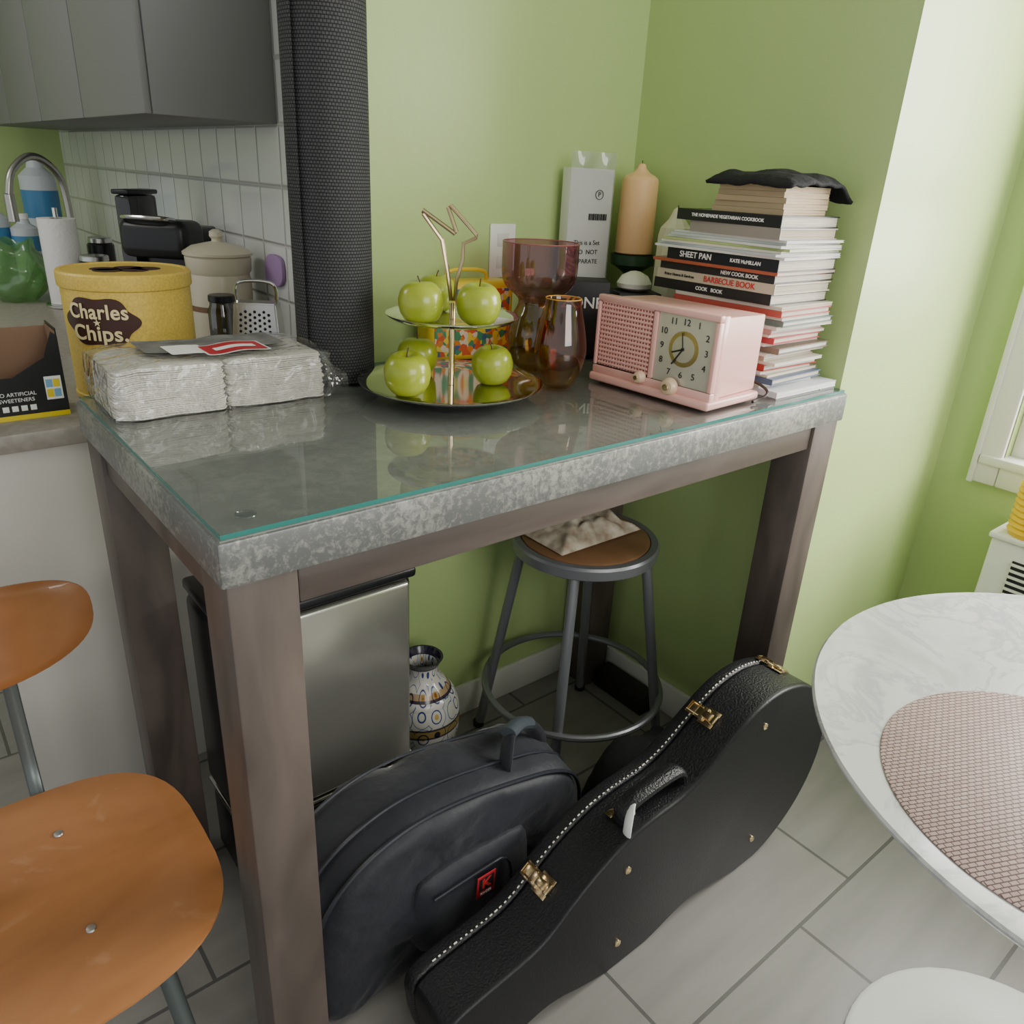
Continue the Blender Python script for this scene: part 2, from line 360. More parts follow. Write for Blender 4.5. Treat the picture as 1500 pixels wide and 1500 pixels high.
# ------------------------------------------------------------------ napkin pack
NAP=M("white_napkin_paper",(.66,.63,.56),.85,bump=.6,bscale=140,var=.10,vscale=45)
PLAS=M_thin("clear_plastic_wrap",(.97,.97,.97),.04,.09,.05,(.75,.75,.73),fres=1.38,bump=.9,bscale=24)
r=root("paper_napkin_pack",(.193,.549,T),"plastic wrapped pack of stacked white paper napkins with red label","napkins",rz=rad(-1))
hx,hy=.171,.084
for s in (-1,1):
    m=MB(); nl=25
    for k in range(nl):
        z=.001+k*.0031; pts=[]; N=72
        for i in range(N):
            t=2*math.pi*i/N; c,sn=math.cos(t),math.sin(t)
            x=(hx*.5)*math.copysign(abs(c)**.22,c); y=hy*math.copysign(abs(sn)**.22,sn)
            gx=x+s*hx*.5
            wv=.003*math.sin(gx*60+k*.12)+.0015*math.sin(gx*151+k*.3)
            pts.append((gx*(1-.02*(k/nl))+.0015*math.sin(k*2.1+y*40)+.0015*math.sin(k*5.3),y*(1-.05*(k/nl)**3)+wv+.001*math.sin(k*7.7)))
        m.prism(pts,.0028,Matrix.Translation((0,0,z)),.0008,0,1)
    for i,v in enumerate(m.v):
        u=v[0]; q=v[2]/.08; dip=-.006*q*math.exp(-(u/.03)**2)-.006*q*(abs(u)/hx)**4
        m.v[i]=(v[0],v[1],max(.0005,v[2]+dip+.0022*math.sin(u*45+1)*min(1,q*2)))
    fin("napkin_stack",m,NAP,r)
def toph(x): return .0815-.006*math.exp(-(x/.03)**2)-.006*(abs(x)/hx)**4+.0022*math.sin(x*45+1)
def fwrap(u,v):
    q=(v-.5)*2; s_=abs(q); x=(u-.5)*2*(hx+.004)
    if s_<.62: y=q/.62*(hy+.004); z=toph(x)+.0035
    else:
        y=math.copysign(hy+.0055+.002*noise.noise(Vector((x*50,s_*8,2))),q); z=(toph(x)+.0035)*(1-(s_-.62)/.38)
    nn=noise.noise(Vector((x*22,y*22,z*30)))
    return Vector((x,y+ (.0025*nn if s_>=.62 else 0),max(.0012,z+(.002*nn if s_<.62 else 0))))
m=MB().grid(70,60,fwrap)
def tail(u,v):
    x=hx+.004+u*.042; w_=(1-u*.45); y=(v-.5)*2*(hy)*w_-.03*u; ph=noise.noise(Vector((x*50,y*40,5)))
    z=(.078*(1-u)+.02*u)*(1-(2*v-1)**4)+.006+.012*ph*u+.008*abs(math.sin(v*16))*u
    if y>-.055: x=hx+.004+(x-hx-.004)*max(.05,1-(y+.055)/.04)
    return Vector((x,y,max(.003,z)))
m.grid(24,50,tail)
m.grid(10,30,lambda u,v:Vector((-hx-.004-.004*math.sin(u*3.1),(v-.5)*2*hy,max(.0015,.080*(1-u)))))
fin("plastic_wrap",m,PLAS,r,ang=80,label="crinkled clear plastic film",weld=False)
LABG=M("grey_printed_panel",(.17,.17,.165),.45,var=.3,vscale=40); LABR=M("red_label",(.50,.02,.03),.4)
def topstrip(pts,off,mt_,name):
    m=MB(); K=len(pts); cx=sum(p[0] for p in pts)/K; cy=sum(p[1] for p in pts)/K; rows=[]
    for j in range(9):
        q=j/8; ids=[]
        for x,y in pts:
            X_=cx+(x-cx)*q; Y_=cy+(y-cy)*q; ids.append(len(m.v)); m.v.append((X_,Y_,toph(X_)+off))
        rows.append(ids)
    for a,b in zip(rows[:-1],rows[1:]):
        for i in range(K): m.f.append([a[i],a[(i+1)%K],b[(i+1)%K],b[i]]); m.m.append(0)
    fin(name,m,mt_,r)
def rr(x0,x1,y0_,y1_,it=2,n=8):
    P=[(x0+(x1-x0)*i/n,y0_) for i in range(n)]+[(x1,y0_+(y1_-y0_)*i/n) for i in range(n)]+[(x1-(x1-x0)*i/n,y1_) for i in range(n)]+[(x0,y1_-(y1_-y0_)*i/n) for i in range(n)]
    return chaikin(P,it)
topstrip(rr(-.105,.125,-.02,.082),.0062,LABG,"printed_panel")
topstrip(rr(-.07,-.01,-.04,.03),.0070,TXW,"white_panel")
topstrip(rr(-.020,.085,-.062,.015),.0074,TXW,"white_label")
topstrip(rr(-.016,.081,-.057,.010),.0080,LABR,"red_label")
topstrip(rr(.0,.068,-.036,-.016),.0086,TXW,"white_label_band")
# ------------------------------------------------------------------ two tier tray with apples
SILV=M("polished_silver_plate",(.74,.73,.70),.07,1)
cx,cy=.562,.370
r=root("two_tier_serving_stand",(cx,cy,T),"two tier polished metal serving stand with angular gold handle","serving stand")
def plate(R_,z):
    return [(0,z),(R_*.75,z),(R_*.93,z+.004),(R_,z+.010),(R_+.001,z+.012),(R_,z+.0125),(R_*.92,z+.007),(R_*.74,z+.003),(0,z+.003)]
fin("lower_plate",MB().lathe(plate(.166,.014),seg=96),SILV,r,ang=60)
fin("upper_plate",MB().lathe(plate(.116,.132),seg=96),SILV,r,ang=60)
fin("foot",MB().lathe([(0,0),(.045,0),(.046,.004),(.03,.009),(.012,.0135),(0,.0135)]),CHROME,r)
fin("pole",MB().cyl((0,0,.0175),.0055,.114).lathe([(0,.128),(.012,.128),(.012,.1315),(0,.1315)]).cyl((0,0,.1355),.0055,.028),GOLD,r)
k=.00122; D=Vector((.78,-.63,0))
pts=[(-2,14),(-8,55),(-16,95),(-42,128),(-43,133),(2,104),(4,106),(-8,138),(-5,141),(32,104),(31,100),(14,92),(13,70),(5,40),(3,14)]
pl=[D*(a*k)+Vector((0,0,.150+b*k)) for a,b in pts]
fin("handle",MB().tube(pl,.0040,flat=.8,closed=True,seg=8),GOLDD,r,label="angular open gold handle")
APP=M("green_apple_skin",(.27,.33,.018),.28,col2=(.34,.39,.03),vscale=25,coat=.3)
STEM=M("apple_stem_brown",(.10,.06,.02),.7)
aprof=[(0,.010),(.006,.006),(.014,.001),(.022,.0),(.031,.006),(.038,.018),(.041,.032),(.041,.044),(.037,.058),(.029,.068),(.020,.073),(.012,.072),(.006,.067),(0,.062)]
apm=None
def spot(x,y,z,rz,tx,ty,s,lab):
    global apm,stm
    if apm is None:
        ob=fin("green_apple",MB().lathe(aprof,seg=40),APP,ang=80); apm=ob.data
        st=fin("stem",MB().tube([(0,0,.063),(.001,0,.074),(.005,.001,.084)],.0013),STEM,ob); stm=st.data
    else:
        ob=bpy.data.objects.new("green_apple",apm); COL.objects.link(ob)
        st=bpy.data.objects.new("stem",stm); COL.objects.link(st); st.parent=ob
    ob.location=(x,y,z); ob.rotation_euler=(tx,ty,rz); ob.scale=(s,s,s*.97); meta(ob,lab,"apple",None,"green apples on the serving stand")
zl=T+.0180; zu=T+.1360
spot(.458,.350,zl+.0025,0,.1,-.1,.97,"shiny green apple on the lower plate near the rim")
spot(.548,.462,zl+.001,1,.0,.12,.93,"shiny green apple on the lower plate behind another apple")
spot(.636,.343,zl+.001,2,-.1,.0,.93,"shiny green apple alone on the lower plate")
spot(.487,.352,zu+.001,3,.1,.0,.93,"shiny green apple on the upper plate")
spot(.571,.308,zu+.001,4,-.05,.1,.93,"shiny green apple on the upper plate beside the gold handle")
spot(.580,.448,zu+.001,5,.0,.0,.88,"green apple half hidden at the back of the upper plate")
# ------------------------------------------------------------------ vases
AMB=M_thin("amber_glass",(.88,.70,.44),.06,.01,tint2=(.78,.44,.12),zs=(.02,.13),fres=1.5)
AMBI=M_thin("amber_glass_inner",(.78,.46,.14),.04,.01,fres=1.4)
po=spline([(.024,.0),(.034,.012),(.046,.045),(.050,.075),(.044,.115),(.036,.15),(.034,.166)])
pi=spline([(.034,.167),(.033,.15),(.041,.115),(.046,.075),(.041,.05),(.022,.034),(.0,.032)])
r=root("amber_vase",(.778,.318,T),"small teardrop amber glass vase with thick clear base","vase")
fin("body",MB().lathe([(0,0)]+po,seg=64),AMB,r,ang=80); fin("inner_wall",MB().lathe(pi,seg=64),AMBI,r,ang=80)
fin("rim",MB().tube([(.0335*math.cos(t*math.pi/24),.0335*math.sin(t*math.pi/24),.1668) for t in range(48)],.0012,closed=True,seg=6),M("amber_rim",(.55,.28,.05),.1),r)
TWO=M_thin("amber_and_pink_glass",(.72,.52,.24),.06,.01,tint2=(.58,.34,.38),zs=(.115,.155),fres=1.5)
po=spline([(.034,.0),(.052,.02),(.060,.06),(.052,.105),(.040,.134),(.046,.148),(.066,.165),(.076,.188),(.077,.252)])
r=root("hourglass_vase",(.838,.460,T),"tall hourglass vase, pink glass cup over amber glass base","vase")
fin("body",MB().lathe([(0,0)]+po,seg=64),TWO,r,ang=80)
fin("rim",MB().tube([(.0768*math.cos(t*math.pi/32),.0768*math.sin(t*math.pi/32),.2525) for t in range(64)],.0013,closed=True,seg=6),M("pink_rim",(.30,.10,.10),.1),r)
fin("glass_divider",MB().lathe([(0,.131),(.03,.131),(.0395,.135),(.03,.139),(0,.139)],seg=40),TWO,r,ang=80)
# ------------------------------------------------------------------ lunch tin
LTY=M("yellow_enamel",(.72,.52,.03),.35)
def patch():
    m,n,l,b=nt("colourful_printed_pattern"); tc=n.new("ShaderNodeTexCoord"); v=n.new("ShaderNodeTexVoronoi"); v.inputs["Scale"].default_value=95; l.new(tc.outputs["Object"],v.inputs[0])
    s=n.new("ShaderNodeSeparateColor"); l.new(v.outputs["Color"],s.inputs[0]); rr=n.new("ShaderNodeValToRGB"); rr.color_ramp.interpolation='CONSTANT'; l.new(s.outputs[0],rr.inputs[0])
    e=rr.color_ramp.elements; e[0].color=(.6,.10,.03,1); e[1].position=.2; e[1].color=(.75,.55,.05,1)
    for p,c in ((.4,(.7,.6,.45,1)),(.55,(.05,.12,.25,1)),(.7,(.65,.22,.03,1)),(.85,(.05,.25,.12,1))): x=e.new(p); x.color=c
    l.new(rr.outputs[0],b.inputs["Base Color"]); b.inputs["Roughness"].default_value=.4; return m
r=root("lunch_tin",(.765,.612,T),"yellow metal lunch tin with colourful printed picture panel","lunch box",rz=rad(-9))
fin("body",MB().b2((-.1,-.035,0),(.1,.035,.165),.012,0,3),LTY,r)
fin("picture_panel",MB().b2((-.088,-.0365,.012),(.088,-.0352,.150)),patch(),r)
fin("handle",MB().tube([(-.05,0,.165),(-.045,0,.186),(.045,0,.186),(.05,0,.165)],.004,smooth=2),LTY,r)
# ------------------------------------------------------------------ white carton
r=root("white_carton",(1.118,.63,T),"tall narrow white carton in a clear pouch with black print","box",rz=rad(-14))
fin("body",MB().b2((-.057,-.02,0),(.057,.02,.395),.003),WHITEP,r)
m=MB().grid(20,6,lambda u,v:Vector((-.058+.116*u,-.021+.006*v*math.sin(u*12),.393+.036*v)))
m.grid(10,20,lambda u,v:Vector((-.058+.116*u,-.0215,.003+.39*v)))
fin("pouch",m,M_thin("pouch_film",(.93,.93,.93),.04,.1,.25,(.6,.6,.6)),r,weld=False)
X=lambda x,z:XZ((x,-.0222,z))
m=MB(); ring=[( .010*math.cos(a*.2617),.010*math.sin(a*.2617)) for a in range(24)]
m.tube([(x+.02,-.0225,.340+z) for x,z in ring],.0008,closed=True,seg=6); fin("logo_ring",m,TXB,r)
text("P",.015,TXB,r,X(.02,.340))
m=MB(); xx=-.004
for wdt in (.004,.002,.006,.003,.005,.002,.004,.006,.003): m.b2((xx,-.0228,.285),(xx+wdt,-.0222,.299)); xx+=wdt+.0016
fin("barcode",m,TXB,r)
for i,s in enumerate(("This is a Set","DO  NOT","SEPARATE")): text(s,.0145,TXB,r,X(-.004,.235-i*.021))
# ------------------------------------------------------------------ candles
WAX=M("peach_wax",(.82,.52,.26),.45,sub=.3); WAXW=M("cream_wax",(.72,.70,.52),.5,sub=.2); GH=M("dark_green_glaze",(.03,.07,.035),.3)
r=root("pillar_candle",(1.248,.588,1.247),"tall peach wax pillar candle with pointed top","candle")
fin("wax_body",MB().lathe([(0,0),(.041,0),(.045,.003),(.043,.163),(.041,.170),(.032,.176),(.020,.182),(.012,.190),(.008,.200),(0,.202)],seg=48),WAX,r,ang=50)
fin("wick",MB().tube([(0,0,.201),(.001,0,.208)],.001),BLACKM,r)
fin("candle_holder",MB().lathe([(0,0),(.045,0),(.046,.006),(.018,.02),(.015,.10),(.02,.165),(.038,.178),(.053,.186),(.054,.209),(.05,.209),(.046,.199),(0,.199)]),GH,loc=(1.248,.588,T),label="dark green glazed pedestal candle holder under peach candle",cat="candle holder")
r=root("small_candle",(1.262,.475,T),"cream candle with faceted pointed top behind books","candle")
fin("wax_body",MB().lathe([(0,0),(.042,0),(.040,.262),(.036,.278),(.019,.297),(.010,.318),(.004,.322),(0,.322)],seg=10),WAXW,r,ang=20)
fin("wick",MB().tube([(0,0,.321),(0,.001,.327)],.001),BLACKM,r)
def bx(name,loc,d,mat,label,rz=0,txt=None,cat="box"):
    r=root(name,loc,label,cat,rz); fin("body",MB().b2((-d[0]/2,-d[1]/2,0),(d[0]/2,d[1]/2,d[2]),.002),mat,r)
    if txt: text(txt,.034,TXW,r,XZ((0,-d[1]/2-.0006,d[2]*.72)),bold=.0004)
    return r
bx("black_box",(1.03,.535,T),(.12,.09,.165),BLACKM,"glossy black carton with white lettering",rz=rad(-38),txt="ZONE")
bx("black_box",(1.155,.485,T),(.10,.09,.14),BLACKM,"plain black carton behind the pink radio",rz=rad(-30))
EGG=M("white_ceramic",(.7,.68,.6),.3)
fin("ceramic_bowl",MB().lathe([(0,0),(.02,0),(.038,.008),(.040,.018),(.030,.034),(.012,.043),(0,.045)]),EGG,loc=(1.15,.485,T+.1405),label="small domed white ceramic piece on black box",cat="bowl")
# ------------------------------------------------------------------ clock radio
r=root("clock_radio",(.972,.186,T),"vintage pink plastic clock radio with silver dial","clock radio",rz=rad(-87))
w_,d_,h_=.282,.178,.168
HX=w_/2; HD=d_/2
def hous(y,zt,zb,x): return [(-x,y,zb),(x,y,zb),(x,y,zt),(-x,y,zt)]
bm=bmesh.new()
rings=[hous(-HD+.012,h_,.018,HX-.002),hous(-HD+.030,h_,.018,HX-.002),hous(-HD+.034,h_-.004,.020,HX-.007),hous(HD-.02,h_-.008,.020,HX-.012),hous(HD,h_-.022,.026,HX-.026)]
vs=[[bm.verts.new(p) for p in rg] for rg in rings]
bm.faces.new(vs[0][::-1]); bm.faces.new(vs[-1])
for a,b in zip(vs[:-1],vs[1:]):
    for i in range(4): bm.faces.new([a[i],a[(i+1)%4],b[(i+1)%4],b[i]])
bmesh.ops.recalc_face_normals(bm,faces=bm.faces[:])
bmesh.ops.bevel(bm,geom=bm.edges[:],offset=.0022,segments=2,affect='EDGES',profile=.5)
fin("housing",MB().bm(bm),PINK,r)
m=MB(); fy=-HD
m.b2((-HX,fy-.003,h_-.010),(HX,fy+.012,h_+.002),.003); m.b2((-HX,fy-.003,.018),(HX,fy+.012,.034),.003)
m.b2((-HX,fy-.003,.034),(-HX+.008,fy+.012,h_-.010),.003); m.b2((HX-.010,fy-.003,.034),(HX,fy+.012,h_-.010),.003); m.b2((-.003,fy-.002,.034),(.007,fy+.012,h_-.010),.002)
fin("front_bezel",m,PINK,r)
fin("base",MB().b2((-HX-.002,-HD-.010,.003),(HX+.002,HD-.02,.019),.005,0,3),PINK,r)
for x in (-HX+.02,HX-.02):
    for y in (-HD+.01,HD-.04): fin("foot",MB().cyl((x,y,0),.007,.003),BLACKM,r)
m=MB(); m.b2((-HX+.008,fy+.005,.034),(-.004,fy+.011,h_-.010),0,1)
for i in range(15):
    z=.038+i*.0084; m.b2((-HX+.010,fy-.001,z),(-.005,fy+.007,z+.0046),.001,0,1)
for i in range(17):
    x=-HX+.013+i*.0072; m.b2((x,fy+.0005,.036),(x+.0022,fy+.0068,h_-.011),0,0)
fin("speaker_grille",m,[PINK,PINKD],r,label="pink slatted speaker grille")
DIAL=M("silver_dial",(.66,.62,.52),.35,.5); DIALG=M("gold_dial_ring",(.55,.42,.18),.3,1)
x0,x1=.008,HX-.010; xc=(x0+x1)/2; zc=.100
fin("clock_face",MB().b2((x0,fy+.002,.034),(x1,fy+.008,h_-.010)),DIAL,r)
fin("dial_ring",MB().cyl((xc,fy+.002,zc),.032,.0012,axis='-Y',seg=48),DIALG,r)
fin("dial_center",MB().cyl((xc,fy+.0006,zc),.024,.0012,axis='-Y',seg=48),M("dial_center_silver",(.62,.58,.48),.3,.6),r)
for i in range(1,13):
    a=math.pi/2-i*math.pi/6; c,s=math.cos(a),math.sin(a); q=.049/max(abs(c),abs(s))**.8
    text(str(i),.0165,TXB,r,XZ((xc+q*c*1.0,fy+.0012,zc+q*s*.96)))
m=MB(); Y=fy-.0015
for ang,ln,wd in ((200,.024,.0026),(235,.036,.0020),(100,.030,.0009)):
    a=rad(ang); m.tube([(xc,Y,zc),(xc+ln*math.cos(a),Y,zc+ln*math.sin(a))],wd/2+.0004,seg=6)
m.cyl((xc,Y+.001,zc),.003,.003,axis='-Y',seg=12); fin("clock_hands",m,BLACKM,r)
KN=M("cream_gold_knob",(.75,.55,.38),.3,.1)
for x,z,q in ((-.016,.033,.012),(xc-.015,.030,.0165)):
    RX=Matrix.Rotation(rad(90),4,'X')
    fin("knob",MB().lathe([(0,0),(q,0),(q,.006),(q*.8,.010),(q*.75,.014),(q*.4,.015),(0,.0152)],(x,fy-.003,z),24,0,RX).lathe([(0,.0153),(q*.4,.0153),(q*.35,.0175),(0,.018)],(x,fy-.003,z),24,1,RX),[KN,GOLD],r)
fin("power_cord",MB().tube([(HX-.04,HD-.004,.03),(HX-.02,HD+.004,.028),(HX+.012,HD-.005,.02),(HX+.018,HD-.02,.012),(HX+.010,HD-.04,.006),(HX+.012,HD-.055,.005)],.0028,smooth=3),M("brown_cord",(.03,.02,.015),.5),r)
# ------------------------------------------------------------------ books
bx0,by0=1.092,.072
def book(z,th,x0,x1,y0,y1,cov,page=(.62,.57,.48),txt=None,rz=0,soft=False,label="book",grp="cookbooks and magazines stacked on the table"):
    cx,cy=(x0+x1)/2,(y0+y1)/2; hx,hy=(x1-x0)/2,(y1-y0)/2; t=.0006 if soft else .0022
    cm=M("cover_paint",cov,.35)
    m=MB(); m.b2((-hx,-hy,0),(hx,hy,t)); m.b2((-hx,-hy,th-t),(hx,hy,th)); m.b2((-hx,-hy,t),(-hx+t,hy,th-t))
    ob=fin("magazine" if soft else "book",m,cm,loc=(cx,cy,z),rot=(0,0,rz),label=label,cat="magazine" if soft else "book",group=grp)
    i=.0008 if soft else .003
    pm=MB(); n=max(1,int(th/.0022)); hh=(th-2*t)/n
    for k in range(n):
        j=.0008*math.sin(k*2.3); pm.b2((-hx+t,-hy+i+j,t+k*hh),(hx-i+j,hy-i+j,t+(k+1)*hh))
    fin("pages",pm,M("page_edges",page,.8,stretch=(1,1,60),var=.14,vscale=30),ob)
    if txt:
        for (s_,yy,cc,sz) in txt: text(s_,sz,cc,ob,frame((-hx-.0006,yy,th/2),(0,-1,0),(0,0,1)),bold=.0002)
    return z+th+.0003
z=T
spec=[(.012,(.70,.70,.72),"white",1),(.007,(.55,.55,.50),"grey",1),(.012,(.10,.14,.22),"navy",0),(.005,(.60,.55,.42),"cream",1),(.006,(.68,.68,.66),"light grey",1),(.013,(.40,.05,.04),"red",0),(.006,(.65,.6,.5),"cream",1),(.010,(.45,.38,.28),"tan",0),(.005,(.70,.68,.62),"white",1),(.012,(.20,.16,.12),"brown",0),(.006,(.68,.66,.6),"white",1),(.012,(.42,.05,.06),"red",0),(.005,(.66,.6,.48),"cream",1),(.010,(.50,.28,.26),"rose",0),(.006,(.66,.62,.54),"off white",1),(.011,(.15,.2,.18),"green",0),(.006,(.7,.68,.6),"white",1),(.012,(.45,.08,.06),"dark red",0),(.007,(.62,.58,.5),"cream",1)]
for i,(th,c,nm,so) in enumerate(spec):
    jx=random.uniform(-.002,.008); jy=random.uniform(-.014,.014); ln=random.uniform(.24,.27)
    if i==0:
        z=book(z,th,bx0,1.306,.035,.31,c,soft=True,page=(.7,.7,.68),label="white magazine at the bottom of the pile"); continue
    z=book(z,th,bx0+.004+jx,1.290+random.uniform(-.022,.010),by0+jy,by0+ln,c,page=random.choice([(.60,.55,.44),(.66,.64,.58),(.52,.45,.34),(.62,.58,.5)]),soft=bool(so),rz=random.uniform(-.04,.04),label="%s cookbook or magazine in the tall pile"%nm)
z=book(z,.020,bx0,1.29,.085,.375,(.02,.02,.022),txt=[("COOK   BOOK",0,TXW,.010)],label="black paperback cookbook with white spine lettering")
z=book(z,.019,bx0,1.285,.080,.37,(.55,.48,.36),page=(.5,.45,.35),txt=[("BARBECUE BOOK",-.04,TXR,.0155),("Better Homes & Gardens",.085,TXB,.0075)],label="tan cookbook with red spine lettering")
z=book(z,.015,bx0+.002,1.30,.085,.365,(.03,.028,.028),txt=[("NEW COOK BOOK",-.06,TXW,.010)],label="dark cookbook with white spine lettering")
z=book(z,.006,bx0-.006,1.295,.080,.380,(.40,.10,.05),soft=True,rz=.02,label="thin red magazine between cookbooks")
z=book(z,.022,bx0-.004,1.288,.078,.345,(.012,.014,.02),txt=[("SHEET PAN",.06,TXW,.016),("KATE McMILLAN",-.06,TXW,.0095)],label="black hardcover cookbook with white spine lettering")
for i,c in enumerate([(.70,.69,.64),(.5,.55,.60),(.70,.66,.55),(.42,.5,.2),(.72,.72,.70),(.50,.56,.54),(.66,.64,.6)]):
    z=book(z,.0046,bx0-.007+i*.0022,1.290+.004*(i%3),.072+.005*(i%3),.378-.006*i,c,soft=True,page=(.68,.66,.6),rz=(.03,-.05,.02,.05,-.03,.04,-.02)[i],label="thin glossy magazine in the pile")
z=book(z,.020,bx0+.002,1.28,.085,.30,(.30,.27,.24),page=(.5,.42,.32),rz=-.03,label="grey hardcover book near the top of the pile")
z=book(z,.021,bx0,1.288,.090,.335,(.012,.012,.014),txt=[("THE HOMEMADE VEGETARIAN COOKBOOK",-.0,TXW,.0085)],label="black hardcover book with thin white spine text")
for i in range(5):
    z=book(z,.0098,bx0+.014+.003*(i%2),1.262+.003*(i%3),.105,.262-.003*i,(.40,.30,.18),page=(.55,.43,.28),soft=True,rz=(.05,.02,.06,.0,.03)[i],label="small tan paperback near the top of the pile")
CLOTH=M("black_cloth",(.01,.01,.012),.9,bump=.3,bscale=80)
def cl(u,v):
    x=1.092+.215*u; y=.082+.19*v; e=max(abs(u-.5)*2,abs(v-.5)*2)
    zz=z+.005+.014*(1-e**3)+.009*noise.noise(Vector((x*22,y*22,0)))
    if u>.78: zz-=(u-.78)*.13
    if v<.1: zz-=(.1-v)*.05
    if u<.06: zz-=(.06-u)*.12
    return Vector((x,y,zz))
m=MB().grid(30,30,cl); ob=fin("folded_cloth",m,CLOTH,ang=80,label="crumpled black cloth lying on top of the book pile",cat="cloth")
md=ob.modifiers.new("s","SOLIDIFY"); md.thickness=.006; md.offset=1
# ------------------------------------------------------------------ kitchen counter items
CZ=.9125
TINY=M("speckled_yellow_tin",(.74,.52,.10),.4,var=.10,vscale=220,detail=2); TINB=M("brown_print",(.06,.022,.015),.45)
tr=.132; ttx,tty=.218,1.125
r=root("snack_tin",(ttx,tty,CZ),"round yellow metal snack tin with brown label and lid","tin")
fin("body",MB().lathe([(0,0),(tr-.002,0),(tr,.003),(tr,.012),(tr-.002,.014),(tr-.002,.236),(tr,.238),(0,.238)],seg=72),TINY,r)
fin("lid",MB().lathe([(0,.2385),(tr+.002,.2385),(tr+.003,.242),(tr+.003,.266),(tr,.270),(tr-.008,.271),(tr-.012,.268),(0,.268)],seg=72),TINY,r)
ca=math.atan2(-.7774-tty,-.2406-ttx)-rad(29)
def wr(rr,zz):
    def f(c):
        a=ca+(c.x)/tr; q=rr+c.z; return Vector((q*math.cos(a),q*math.sin(a),zz+c.y))
    return f
bl=MB(); n=60; pts=[]
for i in range(n):
    a=2*math.pi*i/n; q=1+.08*math.cos(6*a)
    pts.append((.080*q*math.cos(a),.050*q*math.sin(a)))
f=wr(tr+.0006,.176); rg=[]
for j in range(6):
    rg.append([len(bl.v)+i for i in range(n)])
    for p in pts: bl.v.append(tuple(f(Vector((p[0]*j/5,p[1]*j/5,0)))))
for j in range(5):
    for i in range(n): bl.f.append([rg[j][i],rg[j+1][i],rg[j+1][(i+1)%n],rg[j][(i+1)%n]]); bl.m.append(0)
fin("brown_label",bl,TINB,r)
text("Charles",.042,TXY,r,wrap=wr(tr+.0034,.196),bold=.0008,sx=.92,ext=.0005,space=1.05)
text("Chips.",.044,TXY,r,wrap=wr(tr+.0034,.152),bold=.0008,ext=.0005,space=1.05)
text("★",.018,TXY,r,wrap=wr(tr+.0030,.174))
ll=MB()
for i in range(5):
    a=i*1.256; ll.cyl((.045*math.cos(a),.024*math.sin(a),.2683),.03,.0006,seg=24)
fin("lid_print",ll,TINB,r)
BYB=M("black_carton",(.012,.012,.012),.35); BYY=M("yellow_carton",(.8,.62,.02),.4); CARD=M("brown_cardboard",(.24,.14,.085),.8)
r=root("display_carton",(-.08,1.05,CZ),"open black and yellow display carton with torn front","box")
m=MB(); w2=.125
m.prism([(-w2,0),(w2,0),(w2,.16),(w2-.01,.17),(w2-.03,.12),(w2-.09,.085),(-w2+.03,.085),(-w2,.2)],.002,XZ((0,-.05,0)))
m.b2((w2-.002,-.05,0),(w2,.05,.175)); m.b2((-w2,-.05,0),(-w2+.002,.05,.2))
fin("front_panel",m,BYB,r)
fin("inner_panel",MB().b2((-w2+.003,.046,0),(w2-.003,.049,.165)).b2((w2-.0045,-.048,.003),(w2-.0025,.046,.17)),CARD,r)
fin("yellow_band",MB().b2((-w2,-.0528,.0),(w2,-.0521,.010)).prism([(-w2,.1),(-w2+.03,.13),(-w2,.2)],.001,XZ((0,-.052,0))).b2((-w2,-.05,.2),(-w2+.035,.05,.204)),BYY,r)
text("NO ARTIFICIAL",.0105,TXW,r,XZ((.035,-.0527,.052))); text("SWEETENERS",.0105,TXW,r,XZ((.035,-.0527,.040)))
for i in range(4): fin("icon",MB().b2((.008+i*.016,-.0527,.018),(.019+i*.016,-.052,.029),.0003),TXW,r)
m=MB().b2((.088,-.0527,.035),(.118,-.052,.082),0,0)
for a,b,c in ((.090,.06,1),(.103,.06,2),(.090,.04,2),(.103,.04,1)): m.b2((a,-.0532,b),(a+.012,-.0528,b+.016),0,c)
fin("colour_squares",m,[TXW,M("blue_print",(.2,.4,.6),.5),BYY],r)
r=root("box_grater",(.552,1.235,CZ),"stainless steel box grater with wire handle","grater",rz=rad(-35))
bm=bmesh.new(); A=[(-.066,-.05),(.066,-.05),(.066,.05),(-.066,.05)]
lo=[bm.verts.new((x,y,0)) for x,y in A]; hi=[bm.verts.new((x*.8,y*.6,.165)) for x,y in A]
bm.faces.new(hi)
for i in range(4): bm.faces.new([lo[i],lo[(i+1)%4],hi[(i+1)%4],hi[i]])
bmesh.ops.bevel(bm,geom=bm.edges[:],offset=.004,segments=2,affect='EDGES')
fin("body",MB().bm(bm),STEEL,r)
m=MB()
for i in range(7):
    for j in range(9):
        zz=.025+j*.014+(i%2)*.007; k=1-.2*zz/.165; y=-.05*(1-.4*zz/.165)
        m.lathe([(0,.0),(.004,.0),(.0025,.0025),(0,.003)],((-.042+i*.014)*k,y,zz),8,0,Matrix.Rotation(rad(85),4,'X'))
fin("grating_holes",m,BLACKM,r)
fin("handle",MB().tube([(-.050,0,.163),(-.053,0,.195),(-.040,0,.217),(.040,0,.217),(.053,0,.195),(.050,0,.163)],.0045,smooth=2),CHROME,r)
CRM=M("cream_ceramic",(.62,.57,.44),.3)
r=root("ceramic_canister",(.570,1.54,CZ),"cream ceramic canister with domed knob lid","canister")
fin("body",MB().lathe([(0,0),(.075,0),(.083,.01),(.086,.03),(.086,.18),(.082,.20),(.088,.21),(.090,.245),(.086,.25),(0,.25)]),CRM,r)
fin("band",MB().lathe([(.0865,.10),(.0872,.10),(.0872,.115),(.0865,.115)]),M("brown_band",(.2,.1,.05),.5),r)
